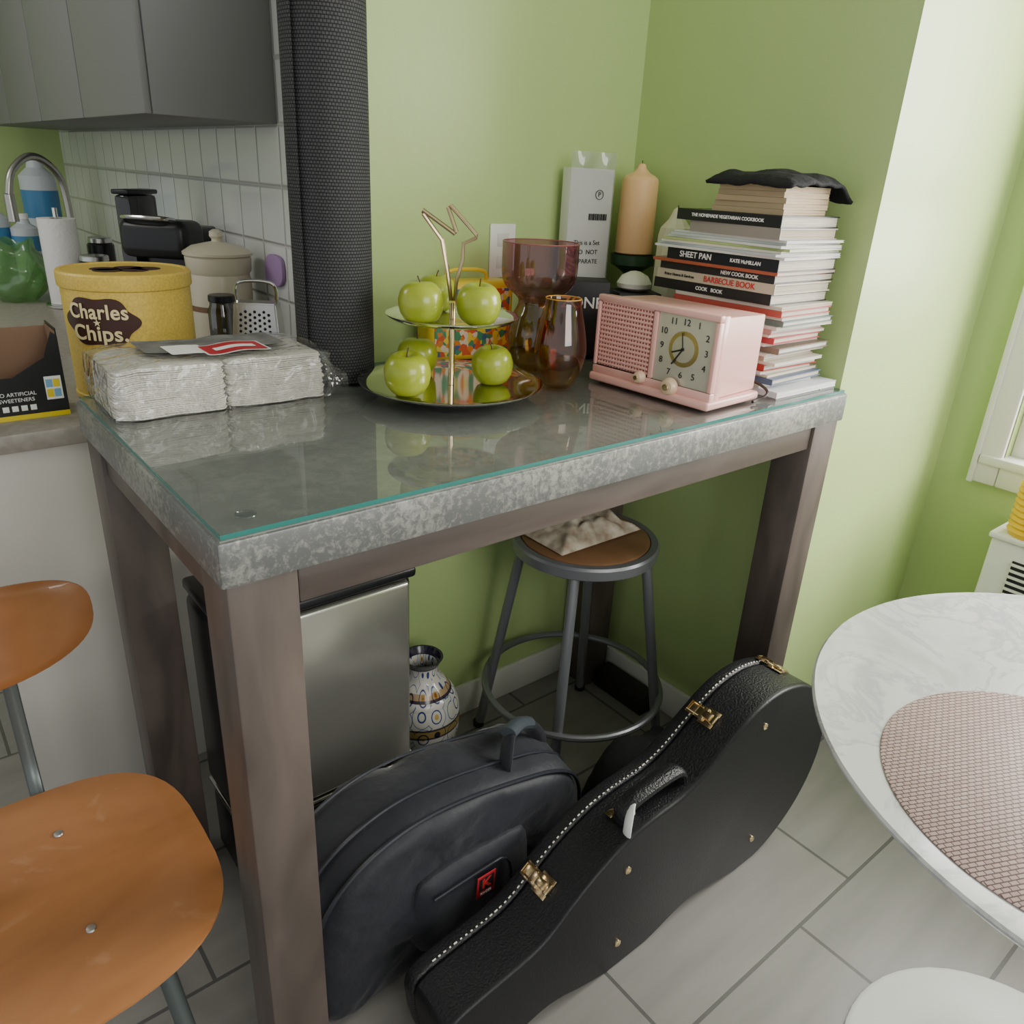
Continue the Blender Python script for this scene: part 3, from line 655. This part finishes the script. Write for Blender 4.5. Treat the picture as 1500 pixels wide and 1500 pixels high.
fin("lid",MB().lathe([(0,.251),(.094,.251),(.095,.258),(.07,.274),(.03,.283),(.014,.286),(.013,.292),(.019,.300),(.018,.312),(.008,.318),(0,.319)]),CRM,r)
SMK=M_thin("smoked_glass",(.35,.35,.36),.1,.03)
r=root("glass_jar",(.500,1.345,CZ),"smoked glass jar with dark lid","jar")
fin("body",MB().lathe([(0,0),(.034,0),(.037,.005),(.037,.13),(.031,.145),(.031,.152)]),SMK,r); fin("lid",MB().cyl((0,0,.152),.034,.018,bev=.002),BLACKP,r)
r=root("coffee_maker",(.560,1.89,CZ),"black plastic single serve coffee maker","coffee maker",rz=rad(-48))
fin("base",MB().b2((-.10,-.15,0),(.10,.12,.035),.012),BLACKP,r)
fin("tower",MB().b2((-.10,-.02,.036),(.10,.12,.30),.02,0,3),BLACKP,r)
fin("brew_head",MB().b2((-.095,-.15,.215),(.125,-.021,.325),.03,0,4),BLACKP,r)
fin("water_tank",MB().b2((-.155,-.05,.0),(-.102,.10,.385),.012),M_thin("tank_smoke",(.08,.08,.09),.05),r)
fin("tank_lid",MB().b2((-.158,-.055,.386),(-.10,.105,.40),.005),BLACKP,r)
fin("lever",MB().tube([(-.08,-.12,.326),(-.06,-.16,.332),(.06,-.16,.332),(.08,-.12,.326)],.007,smooth=2),CHROME,r)
for (x,y,h,rr_) in ((.40,2.25,.16,.05),(.36,2.09,.11,.04),(.47,2.45,.2,.045)):
    rt=root("storage_jar",(x,y,CZ),"dark storage jar with steel lid near the coffee maker","jar"); fin("body",MB().cyl((0,0,0),rr_,h,bev=.004),BLACKP,rt); fin("lid",MB().cyl((0,0,h+.0005),rr_*.9,.02,bev=.003),STEEL,rt)
PT=M("paper_towel",(.78,.77,.74),.9,bump=.3,bscale=90)
r=root("paper_towel_roll",(.325,2.36,CZ),"white paper towel roll standing on a holder","paper towel")
fin("roll",MB().lathe([(.02,.013),(.058,.013),(.058,.29),(.02,.29)]),PT,r); fin("holder",MB().cyl((0,0,0),.075,.012,bev=.003).cyl((0,0,.0125),.008,.31),CHROME,r)
NIK=M("brushed_nickel",(.42,.41,.38),.3,1)
r=root("kitchen_faucet",(.44,2.72,CZ),"brushed nickel gooseneck kitchen faucet","faucet")
fin("base",MB().lathe([(0,0),(.03,0),(.03,.01),(.022,.02),(.02,.09),(0,.09)]),NIK,r)
D2=Vector((-.78,-.35,0)).normalized()
fin("spout",MB().tube([Vector((0,0,.085)),Vector((0,0,.34)),D2*.02+Vector((0,0,.43)),D2*.11+Vector((0,0,.49)),D2*.2+Vector((0,0,.43)),D2*.22+Vector((0,0,.35))],.013,smooth=3,seg=14),NIK,r)
fin("spray_head",MB().lathe([(0,0),(.019,0),(.017,.09),(0,.09)],D2*.22+Vector((0,0,.26))),NIK,r)
fin("lever",MB().tube([(.02,0,.06),(.05,-.02,.075),(.09,-.03,.11)],.006,smooth=1),NIK,r)
GB=M_thin("green_plastic_film",(.50,.72,.40),.05,.15,.35,(.20,.42,.16))
def bag(u,v):
    a=2*math.pi*u; q=.5+.5*math.sin(math.pi*min(1,v*1.2)*.9)
    rr=(.10*q+.01)*(1+.25*noise.noise(Vector((math.cos(a)*2,math.sin(a)*2,v*4))))
    return Vector((rr*math.cos(a),rr*math.sin(a),.001+.20*v+.01*math.sin(a*5)*v))
fin("plastic_bag",MB().grid(50,24,bag),GB,loc=(.20,2.55,CZ),ang=70,label="translucent green plastic bag on the kitchen counter",cat="plastic bag")
BLU=M("blue_label",(.06,.22,.42),.4); BPL=M("bottle_plastic",(.55,.60,.63),.3)
def bottle(x,y,h,rr,lab):
    rt=root("bottle",(x,y,CZ),lab,"bottle"); fin("body",MB().lathe([(0,0),(rr,0),(rr,h*.86),(rr*.5,h*.93),(rr*.4,h),(0,h)]),BPL,rt); fin("label_wrap",MB().lathe([(rr+.0005,h*.5),(rr+.001,h*.5),(rr+.001,h*.74),(rr+.0005,h*.74)]),BLU,rt); fin("cap",MB().cyl((0,0,h+.0005),rr*.42,.02),TXW,rt)
bottle(.45,3.30,.46,.07,"large white bottle with blue label behind faucet"); bottle(.33,3.05,.24,.05,"blue labelled dish soap bottle"); bottle(.24,3.1,.28,.05,"blue labelled cleaning bottle beside the sink")
PUR=M("lavender_fabric",(.38,.24,.45),.8)
fin("wall_plaque",MB().prism(chaikin([(-.06,-.035),(-.03,-.045),(.06,-.04),(.065,.03),(.03,.045),(-.05,.04)],2),.012,frame((.6895,1.42,1.13),(0,-1,0),(0,0,1)),.003),PUR,label="small lavender plaque fixed to the white tiles",cat="wall decoration")
# ------------------------------------------------------------------ trash can
CHAMP=M("champagne_brushed_steel",(.58,.57,.50),.24,.85,bump=.01,bscale=150,stretch=(1,1,.03))
r=root("trash_can",(.32,.525,0),"large rectangular step trash can, champagne steel front, black sides","trash can")
fin("body",MB().b2((-.20,-.09,.19),(.20,.105,.645),.02,0,4),BLACKP,r)
fin("front_panel",MB().b2((-.185,-.105,.195),(.185,-.085,.642),.009,0,3),CHAMP,r)
fin("chrome_strip",MB().b2((-.20,-.107,.176),(.20,.10,.188),.004),CHROME,r)
fin("base",MB().b2((-.195,-.10,0),(.195,.10,.175),.015,0,3),BLACKP,r)
fin("lid",MB().b2((-.20,-.106,.648),(.20,.106,.672),.008,0,3),BLACKP,r)
fin("pedal",MB().b2((-.06,-.125,.012),(.06,-.1005,.022),.003),CHROME,r)
# ------------------------------------------------------------------ patterned vase
def vasemat():
    m,n,l,b=nt("blue_cream_majolica"); tc=n.new("ShaderNodeTexCoord"); sp=n.new("ShaderNodeSeparateXYZ"); l.new(tc.outputs["Object"],sp.inputs[0])
    at=n.new("ShaderNodeMath"); at.operation='ARCTAN2'; l.new(sp.outputs[1],at.inputs[0]); l.new(sp.outputs[0],at.inputs[1])
    cb=n.new("ShaderNodeCombineXYZ"); ml=n.new("ShaderNodeMath"); ml.operation='MULTIPLY'; ml.inputs[1].default_value=2.2; l.new(at.outputs[0],ml.inputs[0]); l.new(ml.outputs[0],cb.inputs[0])
    mz=n.new("ShaderNodeMath"); mz.operation='MULTIPLY'; mz.inputs[1].default_value=20; l.new(sp.outputs[2],mz.inputs[0]); l.new(mz.outputs[0],cb.inputs[1])
    v=n.new("ShaderNodeTexVoronoi"); v.inputs["Scale"].default_value=1; v.inputs["Randomness"].default_value=.45; l.new(cb.outputs[0],v.inputs[0])
    rr=n.new("ShaderNodeValToRGB"); rr.color_ramp.interpolation='CONSTANT'; l.new(v.outputs["Distance"],rr.inputs[0]); e=rr.color_ramp.elements
    e[0].color=(.30,.10,.03,1); e[1].position=.10; e[1].color=(.55,.38,.10,1)
    for p,c in ((.17,(.62,.60,.52,1)),(.30,(.04,.06,.22,1)),(.36,(.64,.62,.56,1)),(.60,(.12,.18,.30,1)),(.64,(.6,.6,.55,1))): x=e.new(p); x.color=c
    bz=n.new("ShaderNodeValToRGB"); bz.color_ramp.interpolation='CONSTANT'; mr=n.new("ShaderNodeMapRange"); mr.inputs[2].default_value=.34; l.new(sp.outputs[2],mr.inputs[0]); l.new(mr.outputs[0],bz.inputs[0])
    q=bz.color_ramp.elements; q[0].color=(1,1,1,1); q[1].position=.46; q[1].color=(.10,.09,.12,1)
    for p,c in ((.475,(.55,.40,.14,1)),(.525,(.10,.09,.12,1)),(.54,(1,1,1,1)),(.72,(.08,.06,.10,1)),(.74,(.7,.5,.3,1)),(.78,(1,1,1,1)),(.93,(.05,.04,.08,1))): x=q.new(p); x.color=c
    mx=n.new("ShaderNodeMixRGB"); mx.blend_type='MULTIPLY'; mx.inputs[0].default_value=1; l.new(rr.outputs[0],mx.inputs[1]); l.new(bz.outputs[0],mx.inputs[2]); l.new(mx.outputs[0],b.inputs["Base Color"]); b.inputs["Roughness"].default_value=.15
    return m
p=spline([(.05,0),(.06,.02),(.078,.08),(.092,.15),(.088,.21),(.062,.26),(.042,.285),(.038,.31),(.050,.335)]); q=spline([(.044,.335),(.033,.31),(.036,.285),(.055,.26),(.08,.21),(.0,.05)])
fin("painted_floor_vase",MB().lathe([(0,0)]+p+q,seg=48),vasemat(),loc=(.626,.562,0),ang=60,label="blue and cream patterned ceramic vase standing beside trash can",cat="vase")
# ------------------------------------------------------------------ stool
GRY=M("grey_painted_steel",(.22,.225,.24),.35,.5); SWD=M_wood("stool_seat_wood",(.15,.075,.035),(.25,.13,.06),(1,.3,1),.4,wscale=10)
sx,sy=.992,.412
r=root("metal_stool",(sx,sy,0),"grey steel stool with round wood seat and foot ring","stool")
fin("seat_pan",MB().lathe([(0,.585),(.165,.585),(.176,.592),(.178,.615),(.174,.621),(.158,.621),(.156,.617),(0,.617)],seg=64),GRY,r)
fin("seat",MB().lathe([(0,.6175),(.155,.6175),(.155,.622),(.151,.6245),(0,.6245)],seg=64),SWD,r,label="round brown wood seat panel")
for a in (128,218,308,38):
    c,s=math.cos(rad(a)),math.sin(rad(a)); fin("leg",MB().tube([(.150*c,.150*s,.584),(.246*c,.246*s,.006)],.0125,seg=16),GRY,r)
    fin("foot_cap",MB().cyl((.247*c,.247*s,0),.015,.02,bev=.003),BLACKM,r)
fin("foot_ring",MB().tube([(.228*math.cos(t*math.pi/24),.228*math.sin(t*math.pi/24),.20) for t in range(48)],.009,closed=True),GRY,r)
def drape(u,v):
    x=sx+.0+(u-.5)*.26; y=sy+.045+(v-.5)*.21; e=1-max(abs(u-.5),abs(v-.5))*2
    return Vector((x,y,.629+.055*min(1,e*2.2)*(.5+.9*abs(noise.noise(Vector((x*18,y*18,2))))) ))
fin("crumpled_cloth",MB().grid(40,40,drape),M("beige_cloth",(.62,.55,.44),.9,col2=(.30,.22,.15),vscale=26),ang=80,label="crumpled beige patterned cloth lying on the stool seat",cat="cloth")
r=root("wooden_block",(1.27,.46,0),"dark wood board lying on the floor against baseboard","board"); fin("body",MB().b2((-.03,-.09,0),(.03,.10,.06),.003),M("dark_wood",(.02,.016,.014),.5),r)
# ------------------------------------------------------------------ guitar case
LEATH=M("black_pebbled_vinyl",(.012,.012,.014),.34,bump=.3,bscale=240)
BLKV=M("black_smooth_vinyl",(.008,.008,.010),.45,bump=.10,bscale=300)
th=rad(10); A0=Vector((1.276,.2765)); ax=Vector((-math.cos(th),-math.sin(th))); nr=Vector((ax.y,-ax.x))
if nr.y<0: nr=-nr
W=[(0,0),(.012,.07),(.045,.135),(.10,.190),(.17,.225),(.235,.236),(.30,.228),(.37,.203),(.44,.176),(.50,.166),(.58,.172),(.65,.170),(.72,.152),(.78,.126),(.83,.100),(.88,.088),(.98,.090),(1.03,.088),(1.055,.07),(1.062,0)]
Ws=spline(W,5)
def case_out(g=0):
    up=[A0+ax*(s+(-g if s<.02 else (g if s>1.055 else 0)))+nr*(w+(g if w>0 else 0)) for s,w in Ws]
    dn=[A0+ax*(s+(-g if s<.02 else (g if s>1.055 else 0)))-nr*(w+(g if w>0 else 0)) for s,w in Ws[1:-1]][::-1]
    return [(p.x,max(p.y,.0012-g*.2)) for p in up+dn],up
out,upl=case_out()
YN=-.132
r=root("guitar_case",(.75,-.06,0),"hard black vinyl guitar case on its side with brass latches","guitar case")
O=Matrix.Translation((-.75,.06,0))
def fr(y): return O@frame((0,y,0),(1,0,0),(0,0,1))
fin("shell",MB().prism(out,-.034-YN,fr(-.034),.006,0,3),BLKV,r,ang=40)
out2,_=case_out(.002)
fin("lid",MB().prism(out2,.030,fr(-.003),.006,0,3),LEATH,r,ang=40)
m=MB()
def strip(y0_,y1_,off,s0,s1):
    rows=[A0+ax*s+nr*w for (s,w) in Ws if s0<=s<=s1]
    for i,p in enumerate(rows):
        nx=rows[min(i+1,len(rows)-1)]-rows[max(i-1,0)]; nn=Vector((-nx.y,nx.x)).normalized()
        if nn.dot(nr)<0: nn=-nn
        q=p+nn*off; m.v.append((q.x-.75,y0_+.06,q.y)); m.v.append((q.x-.75,y1_+.06,q.y))
    for i in range(len(rows)-1): m.f.append([2*i,2*i+1,2*i+3,2*i+2]); m.m.append(0)
strip(YN+.010,-.040,.0006,.01,1.05); fin("edge_binding",m,LEATH,r,weld=False)
m=MB()
P=[A0+ax*s+nr*(w+.0030) for s,w in spline(W,30) if .02<s<1.02]
acc=0; on=[]
for a,b in zip(P[:-1],P[1:]):
    acc+=(b-a).length
    if (acc%.011)<.0072: on.append(b)
    elif on:
        if len(on)>1: m.tube([(q.x-.75,-.028+.06,q.y) for q in (on[0],on[-1])],.0014,seg=5)
        on=[]
fin("white_stitching",m,M("white_thread",(.85,.82,.70),.7),r)
def onTop(x):
    i=min(range(len(upl)),key=lambda i:abs(upl[i].x-x) if upl[i].y>.1 or x<.4 else 9)
    p=upl[i]; t=(upl[max(i-1,0)]-upl[min(i+1,len(upl)-1)]).normalized()
    n=Vector((-t.y,t.x))
    if n.y<0: n=-n
    return p,t,n
for x in (1.125,.906,.480):
    p,t,n=onTop(x); F=frame((p.x-.75,.06-.042,p.y),(t.x,0,t.y),(0,1,0))
    if F.col[2].to_3d().dot(Vector((n.x,0,n.y)))<0: F=frame((p.x-.75,.06-.042,p.y),(-t.x,0,-t.y),(0,1,0))
    m=MB()
    for c,d,b in (((0,-.024,.003),(.040,.034,.003),.0012),((0,-.006,.006),(.030,.024,.007),.003),((0,.016,.0055),(.030,.022,.0035),.0015),((0,-.036,.006),(.022,.012,.007),.003),((0,-.020,.0085),(.016,.022,.005),.002)):
        mm=MB().box(c,d,b); o=len(m.v); m.v+= [tuple(F@Vector(v)) for v in mm.v]; m.f+=[[q+o for q in f_] for f_ in mm.f]; m.m+=mm.m
    m.tube([F@Vector((-.010,-.004,.0095)),F@Vector((-.010,.024,.010)),F@Vector((.010,.024,.010)),F@Vector((.010,-.004,.0095))],.0016,seg=6)
    fin("latch",m,GOLD,r,label="brass draw latch")
p,t,n=onTop(.712); T3=Vector((t.x,0,t.y)); N3=Vector((n.x,0,n.y)); B=Vector((p.x-.75,.06-.092,p.y))
if T3.x<0: T3=-T3
pts=[B+T3*a+N3*b for a,b in ((-.080,.004),(-.078,.026),(-.055,.040),(.055,.040),(.078,.026),(.080,.004))]
pts=[q+Vector((0,-.004,0)) for q in pts]
fin("handle",MB().tube(pts,.0105,smooth=2,flat=1.8,seg=12),LEATH,r,label="black vinyl carrying handle")
m=MB()
for a in (-.080,.080):
    q=B+T3*a; m.tube([q+Vector((0,-.012,.004))+N3*.002,q+Vector((0,-.012,0))+N3*.014,q+Vector((0,.014,0))+N3*.014,q+Vector((0,.014,.004))+N3*.002],.0024,seg=6)
    mm=MB().box((0,0,0),(.020,.016,.002),.0008); FF=frame(q+N3*.002+Vector((0,.02,0)),T3,(0,1,0)); o=len(m.v); m.v+=[tuple(FF@Vector(v)) for v in mm.v]; m.f+=[[w3+o for w3 in f_] for f_ in mm.f]; m.m+=mm.m
fin("handle_ring",m,GOLD,r)
q=B+T3*-.070+N3*.014
m=MB().tube([q+Vector((.018*math.cos(k*math.pi/8),-.016+.012*math.cos(k*math.pi/8),-.010+.034*math.sin(k*math.pi/8))) for k in range(16)],.0095,closed=True,flat=.4,seg=10)
fin("luggage_tag_loop",m,TXW,r,label="white plastic tag loop on handle")
for x,zz in ((1.003,.405),(1.05,.072),(.62,.26),(.62,.07)):
    fin("stud_foot",MB().lathe([(0,0),(.008,0),(.0075,.003),(.004,.0055),(0,.006)],(x-.75,.06+YN+.0008,zz),20,0,Matrix.Rotation(rad(90),4,'X')),GOLD,r)
# ------------------------------------------------------------------ gig bag
NYL=M("black_nylon",(.012,.013,.019),.6,bump=.3,bscale=30,sheen=.12); PIP=M("black_piping",(.024,.026,.034),.35)
r=root("soft_gig_bag",(.42,.17,0),"soft black nylon instrument gig bag with front pocket","gig bag")
bo=chaikin([(.10,.05),(.10,.20),(.15,.305),(.26,.365),(.38,.372),(.53,.345),(.66,.312),(.725,.25),(.73,.10),(.69,.004),(.55,.002),(.2,.002),(.13,.004)],3)
bo=[(x-.42,max(zz,.002)) for x,zz in bo]
def bagmesh(outl,y0_,y1_,bulge,n=14,edge=.03,wr_=.006):
    m=MB(); cx_=sum(p[0] for p in outl)/len(outl); cz_=sum(p[1] for p in outl)/len(outl); K=len(outl); rows=[]
    prof=[]
    for j in range(n+1):
        q=j/n; prof.append((q,y0_-bulge*(1-q**3)+edge*(1-math.sqrt(max(0,1-max(0,(q-.85)/.15)**2)))))
    for k in range(1,13): prof.append((1.0+.015*math.sin(k/13*math.pi),y0_+edge+(y1_-y0_-2*edge)*k/13))
    for j in range(n,-1,-1):
        q=j/n; prof.append((q,y1_+bulge*.5*(1-q**3)-edge*(1-math.sqrt(max(0,1-max(0,(q-.85)/.15)**2)))))
    for q,y in prof:
        ids=[]
        for x,zz in outl:
            X_=cx_+(x-cx_)*q; Z_=cz_+(zz-cz_)*q; nn=wr_*noise.noise(Vector((X_*9,y*9,Z_*9)))+wr_*.5*abs(noise.noise(Vector((X_*26,y*14,Z_*30))))
            ids.append(len(m.v)); m.v.append((X_+nn,y+nn*1.5,max(.002,Z_+nn)))
        rows.append(ids)
    for a,b in zip(rows[:-1],rows[1:]):
        for i in range(K): m.f.append([a[i],a[(i+1)%K],b[(i+1)%K],b[i]]); m.m.append(0)
    return m
fin("body",bagmesh(bo,-.085,.105,.012,n=18,wr_=.010),NYL,r,ang=75)
m=MB().tube([(x*.985,-.074,.006+zz*.985) for x,zz in bo if zz>.02],.0040,seg=6); m.tube([(x*1.004,.085,zz+.003) for x,zz in bo if zz>.02],.0032,seg=6)
m.tube([(x*1.014,-.018,zz+.008) for x,zz in bo if zz>.05],.0034,seg=6)
fin("piping",m,PIP,r)
po_=chaikin([(-.13,.04),(-.13,.235),(-.09,.255),(.09,.258),(.135,.24),(.135,.04)],2)
fin("front_pocket",bagmesh([(x,zz) for x,zz in po_],-.110,-.08,.008,6,.008,.003),NYL,r,ang=75)
fin("pocket_zipper",MB().tube([(-.10,-.121,.222),(.0,-.124,.232),(.075,-.122,.230),(.08,-.122,.10)],.003,smooth=2),PIP,r)
lb=frame((.012,-.1255,.192),(1,0,0),(0,-.05,1))
fin("brand_patch",MB().prism([(-.021,-.027),(.021,-.027),(.021,.027),(-.021,.027)],.002,lb,.0005),LABR,r,label="red and black woven logo patch")
fin("patch_inset",MB().prism([(-.017,-.012),(.017,-.012),(.017,.022),(-.017,.022)],.001,lb@Matrix.Translation((0,0,.0015))),BLACKM,r)
text("K",.034,TXR,r,lb@Matrix.Translation((0,.005,.003)),bold=.001); text("KACES",.0085,TXW,r,lb@Matrix.Translation((0,-.019,.003)))
hp=[(.120,-.03,.318),(.128,-.03,.36),(.150,-.006,.388),(.195,.020,.380),(.24,.03,.352),(.265,.03,.31),(.268,.03,.285)]
fin("carry_handle",MB().tube(hp,.007,smooth=2,flat=2.6,seg=10),NYL,r)
fin("handle_grip",MB().tube([(.152,-.004,.393),(.195,.018,.385),(.235,.030,.360)],.013,smooth=1,flat=1.3),M("grey_rubber",(.05,.06,.07),.4),r)
bo2=chaikin([(-.17,.002),(-.18,.13),(-.13,.23),(-.02,.245),(.08,.20),(.17,.13),(.19,.04),(.18,.002)],3)
fin("soft_black_bag",bagmesh([(x,max(.002,zz)) for x,zz in bo2],-.068,.045,.008,wr_=.014),M("black_fabric",(.010,.010,.011),.85,bump=.3,bscale=40),loc=(.945,.112,0),ang=75,label="slumped black fabric bag on floor behind the guitar case",cat="bag")
# ------------------------------------------------------------------ marble table, placemat
def marble():
    m,n,l,b=nt("white_marble"); tc=n.new("ShaderNodeTexCoord"); nz=n.new("ShaderNodeTexNoise"); nz.inputs["Scale"].default_value=6; nz.inputs["Detail"].default_value=12; nz.inputs["Distortion"].default_value=1.2; nz.inputs["Roughness"].default_value=.6
    l.new(tc.outputs["Object"],nz.inputs[0]); r_=n.new("ShaderNodeValToRGB"); l.new(nz.outputs["Fac"],r_.inputs[0]); e=r_.color_ramp.elements
    e[0].position=.3; e[0].color=(.45,.45,.445,1); e[1].position=.7; e[1].color=(.58,.58,.57,1)
    for p_,c in ((.46,(.55,.55,.545,1)),(.5,(.42,.425,.43,1)),(.54,(.56,.56,.555,1))): x=e.new(p_); x.color=c
    l.new(r_.outputs[0],b.inputs["Base Color"]); b.inputs["Roughness"].default_value=.12; return m
r=root("round_marble_table",(.962,-.727,0),"round white marble tulip pedestal dining table","table")
R_=.46
fin("table_top",MB().lathe([(0,.728),(R_-.03,.728),(R_-.005,.738),(R_,.744),(R_,.747),(R_-.003,.75),(0,.75)],seg=128),marble(),r)
fin("pedestal",MB().lathe(spline([(.0,.0),(.25,.002),(.24,.012),(.12,.04),(.045,.12),(.032,.3),(.036,.5),(.07,.66),(.13,.722),(.0,.727)],6)),M("white_lacquer",(.75,.75,.73),.25),r)
PM=M_brick("pink_woven_vinyl",(.50,.36,.34),(.43,.29,.27),(.12,.07,.065),.0105,.0058,.0009,.5,.5,.7,var=False,smooth=.5)
fin("round_placemat",MB().lathe([(0,.0),(.222,.0),(.224,.0012),(.222,.0024),(0,.0026)],seg=96),PM,loc=(.765,-.668,.7503),rot=(0,0,rad(-25)),label="round pink and brown woven placemat on the marble table",cat="placemat")
# ------------------------------------------------------------------ radiator & jug
r=root("radiator_unit",(1.755,-.20,0),"white metal heating unit cabinet with black louvres","radiator")
fin("cabinet",MB().b2((0,-1.0,0),(.16,0,.665),.008),WHITE_TRIM,r)
fin("top_panel",MB().b2((-.008,-1.005,.666),(.158,.005,.68),.004),WHITE_TRIM,r)
fin("vent_opening",MB().b2((-.002,-.95,.50),(.0,-.06,.625)),BLACKM,r)
for i in range(8): fin("louvre",MB().b2((-.008,-.95,.503+i*.0158),(-.0021,-.06,.509+i*.0158),.001),WHITE_TRIM,r)
r=root("yellow_jug",(1.80,-.265,.6805),"yellow ribbed plastic container on the heating unit","container")
pr=[(0,0),(.045,0)]
for i in range(9): pr+=[(.048,.006+i*.014),(.052,.012+i*.014)]
pr+=[(.04,.14),(.0,.145)]
fin("body",MB().lathe(pr),M("yellow_plastic",(.85,.50,.01),.35),r,ang=20)
fin("cap",MB().cyl((0,0,.146),.02,.02,bev=.003),M("yellow_cap",(.8,.55,.05),.4),r)
# ------------------------------------------------------------------ chair
CW=M_wood("honey_bent_plywood",(.27,.105,.033),(.39,.165,.058),(.35,1,1),.34,coat=.2,wscale=9,bump=.02,scratch=(.48,.28,.15)); CST=M("teal_grey_steel",(.12,.14,.14),.4,.5)
CW2=M_wood("honey_bent_plywood_back",(.22,.082,.024),(.35,.14,.045),(.35,1,1),.34,coat=.2,wscale=9,bump=.02)
r=root("plywood_chair",(-.268,.205,0),"vintage honey bent plywood chair with grey steel frame","chair")
sf=lambda x,y:.45+.225*x*x-.012*math.cos(y*7)+.012+(.12*max(0,y-.1)**1.5 if y>.1 else 0)-(.6*(abs(y+.12)**2) if y<-.12 else 0)
fin("seat",MB().sup(.262,.222,3.2,.014,sf),CW,r,ang=50)
B_=frame((0,.262,.735),(1,0,0),(0,.18,1))
fin("backrest",MB().sup(.214,.080,2.7,.013,lambda x,y:-1.2*x*x+.02,B_),CW2,r,ang=50)
for s in (-1,1):
    fin("post",MB().tube([(s*.072,.10,.430),(s*.075,.20,.432),(s*.077,.262,.47),(s*.077,.272,.56),(s*.077,.282,.735)],.0075,smooth=2,flat=1.4),CST,r)
for x in (-1,1):
    for y in (-1,1): fin("leg",MB().tube([(x*.15,y*.12,.425),(x*.19,y*.19,.005)],.0125,smooth=0,seg=14),CST,r)
fin("seat_frame",MB().tube([(-.15,-.12,.43),(.15,-.12,.43),(.15,.12,.43),(-.15,.12,.43)],.010,closed=True),CST,r)
for x,y in ((.085,.12),(-.085,.12),(.085,-.08),(-.085,-.08)): fin("rivet",MB().lathe([(0,0),(.007,0),(.006,.002),(0,.0028)],(x,y,sf(x,y)+.0005),16),STEEL,r)
# ------------------------------------------------------------------ lights
wd=bpy.data.worlds.new("world"); SC.world=wd; wd.use_nodes=True; n=wd.node_tree.nodes; bgn=n["Background"]; bgn.inputs[0].default_value=(.95,.98,1,1); bgn.inputs[1].default_value=.80
def area(name,loc,tgt,sx_,sy_,e,col=(1,1,1)):
    l=bpy.data.lights.new(name,'AREA'); l.shape='RECTANGLE'; l.size=sx_; l.size_y=sy_; l.energy=e; l.color=col
    o=bpy.data.objects.new(name,l); COL.objects.link(o); o.location=loc; o.rotation_euler=(Vector(tgt)-Vector(loc)).to_track_quat('-Z','Y').to_euler(); return o
area("window_daylight",(2.30,-.70,1.70),(.6,.15,.9),1.1,1.3,105,(1,.98,.94))
area("room_fill",(.3,-2.9,2.0),(.7,.5,.95),1.8,1.4,52,(1,.98,.94))  # fill lamp added behind the camera, standing in for an assumed window
area("kitchen_light",(-.9,2.0,2.5),(.3,1.8,1.0),.8,.8,13,(1,.96,.9))
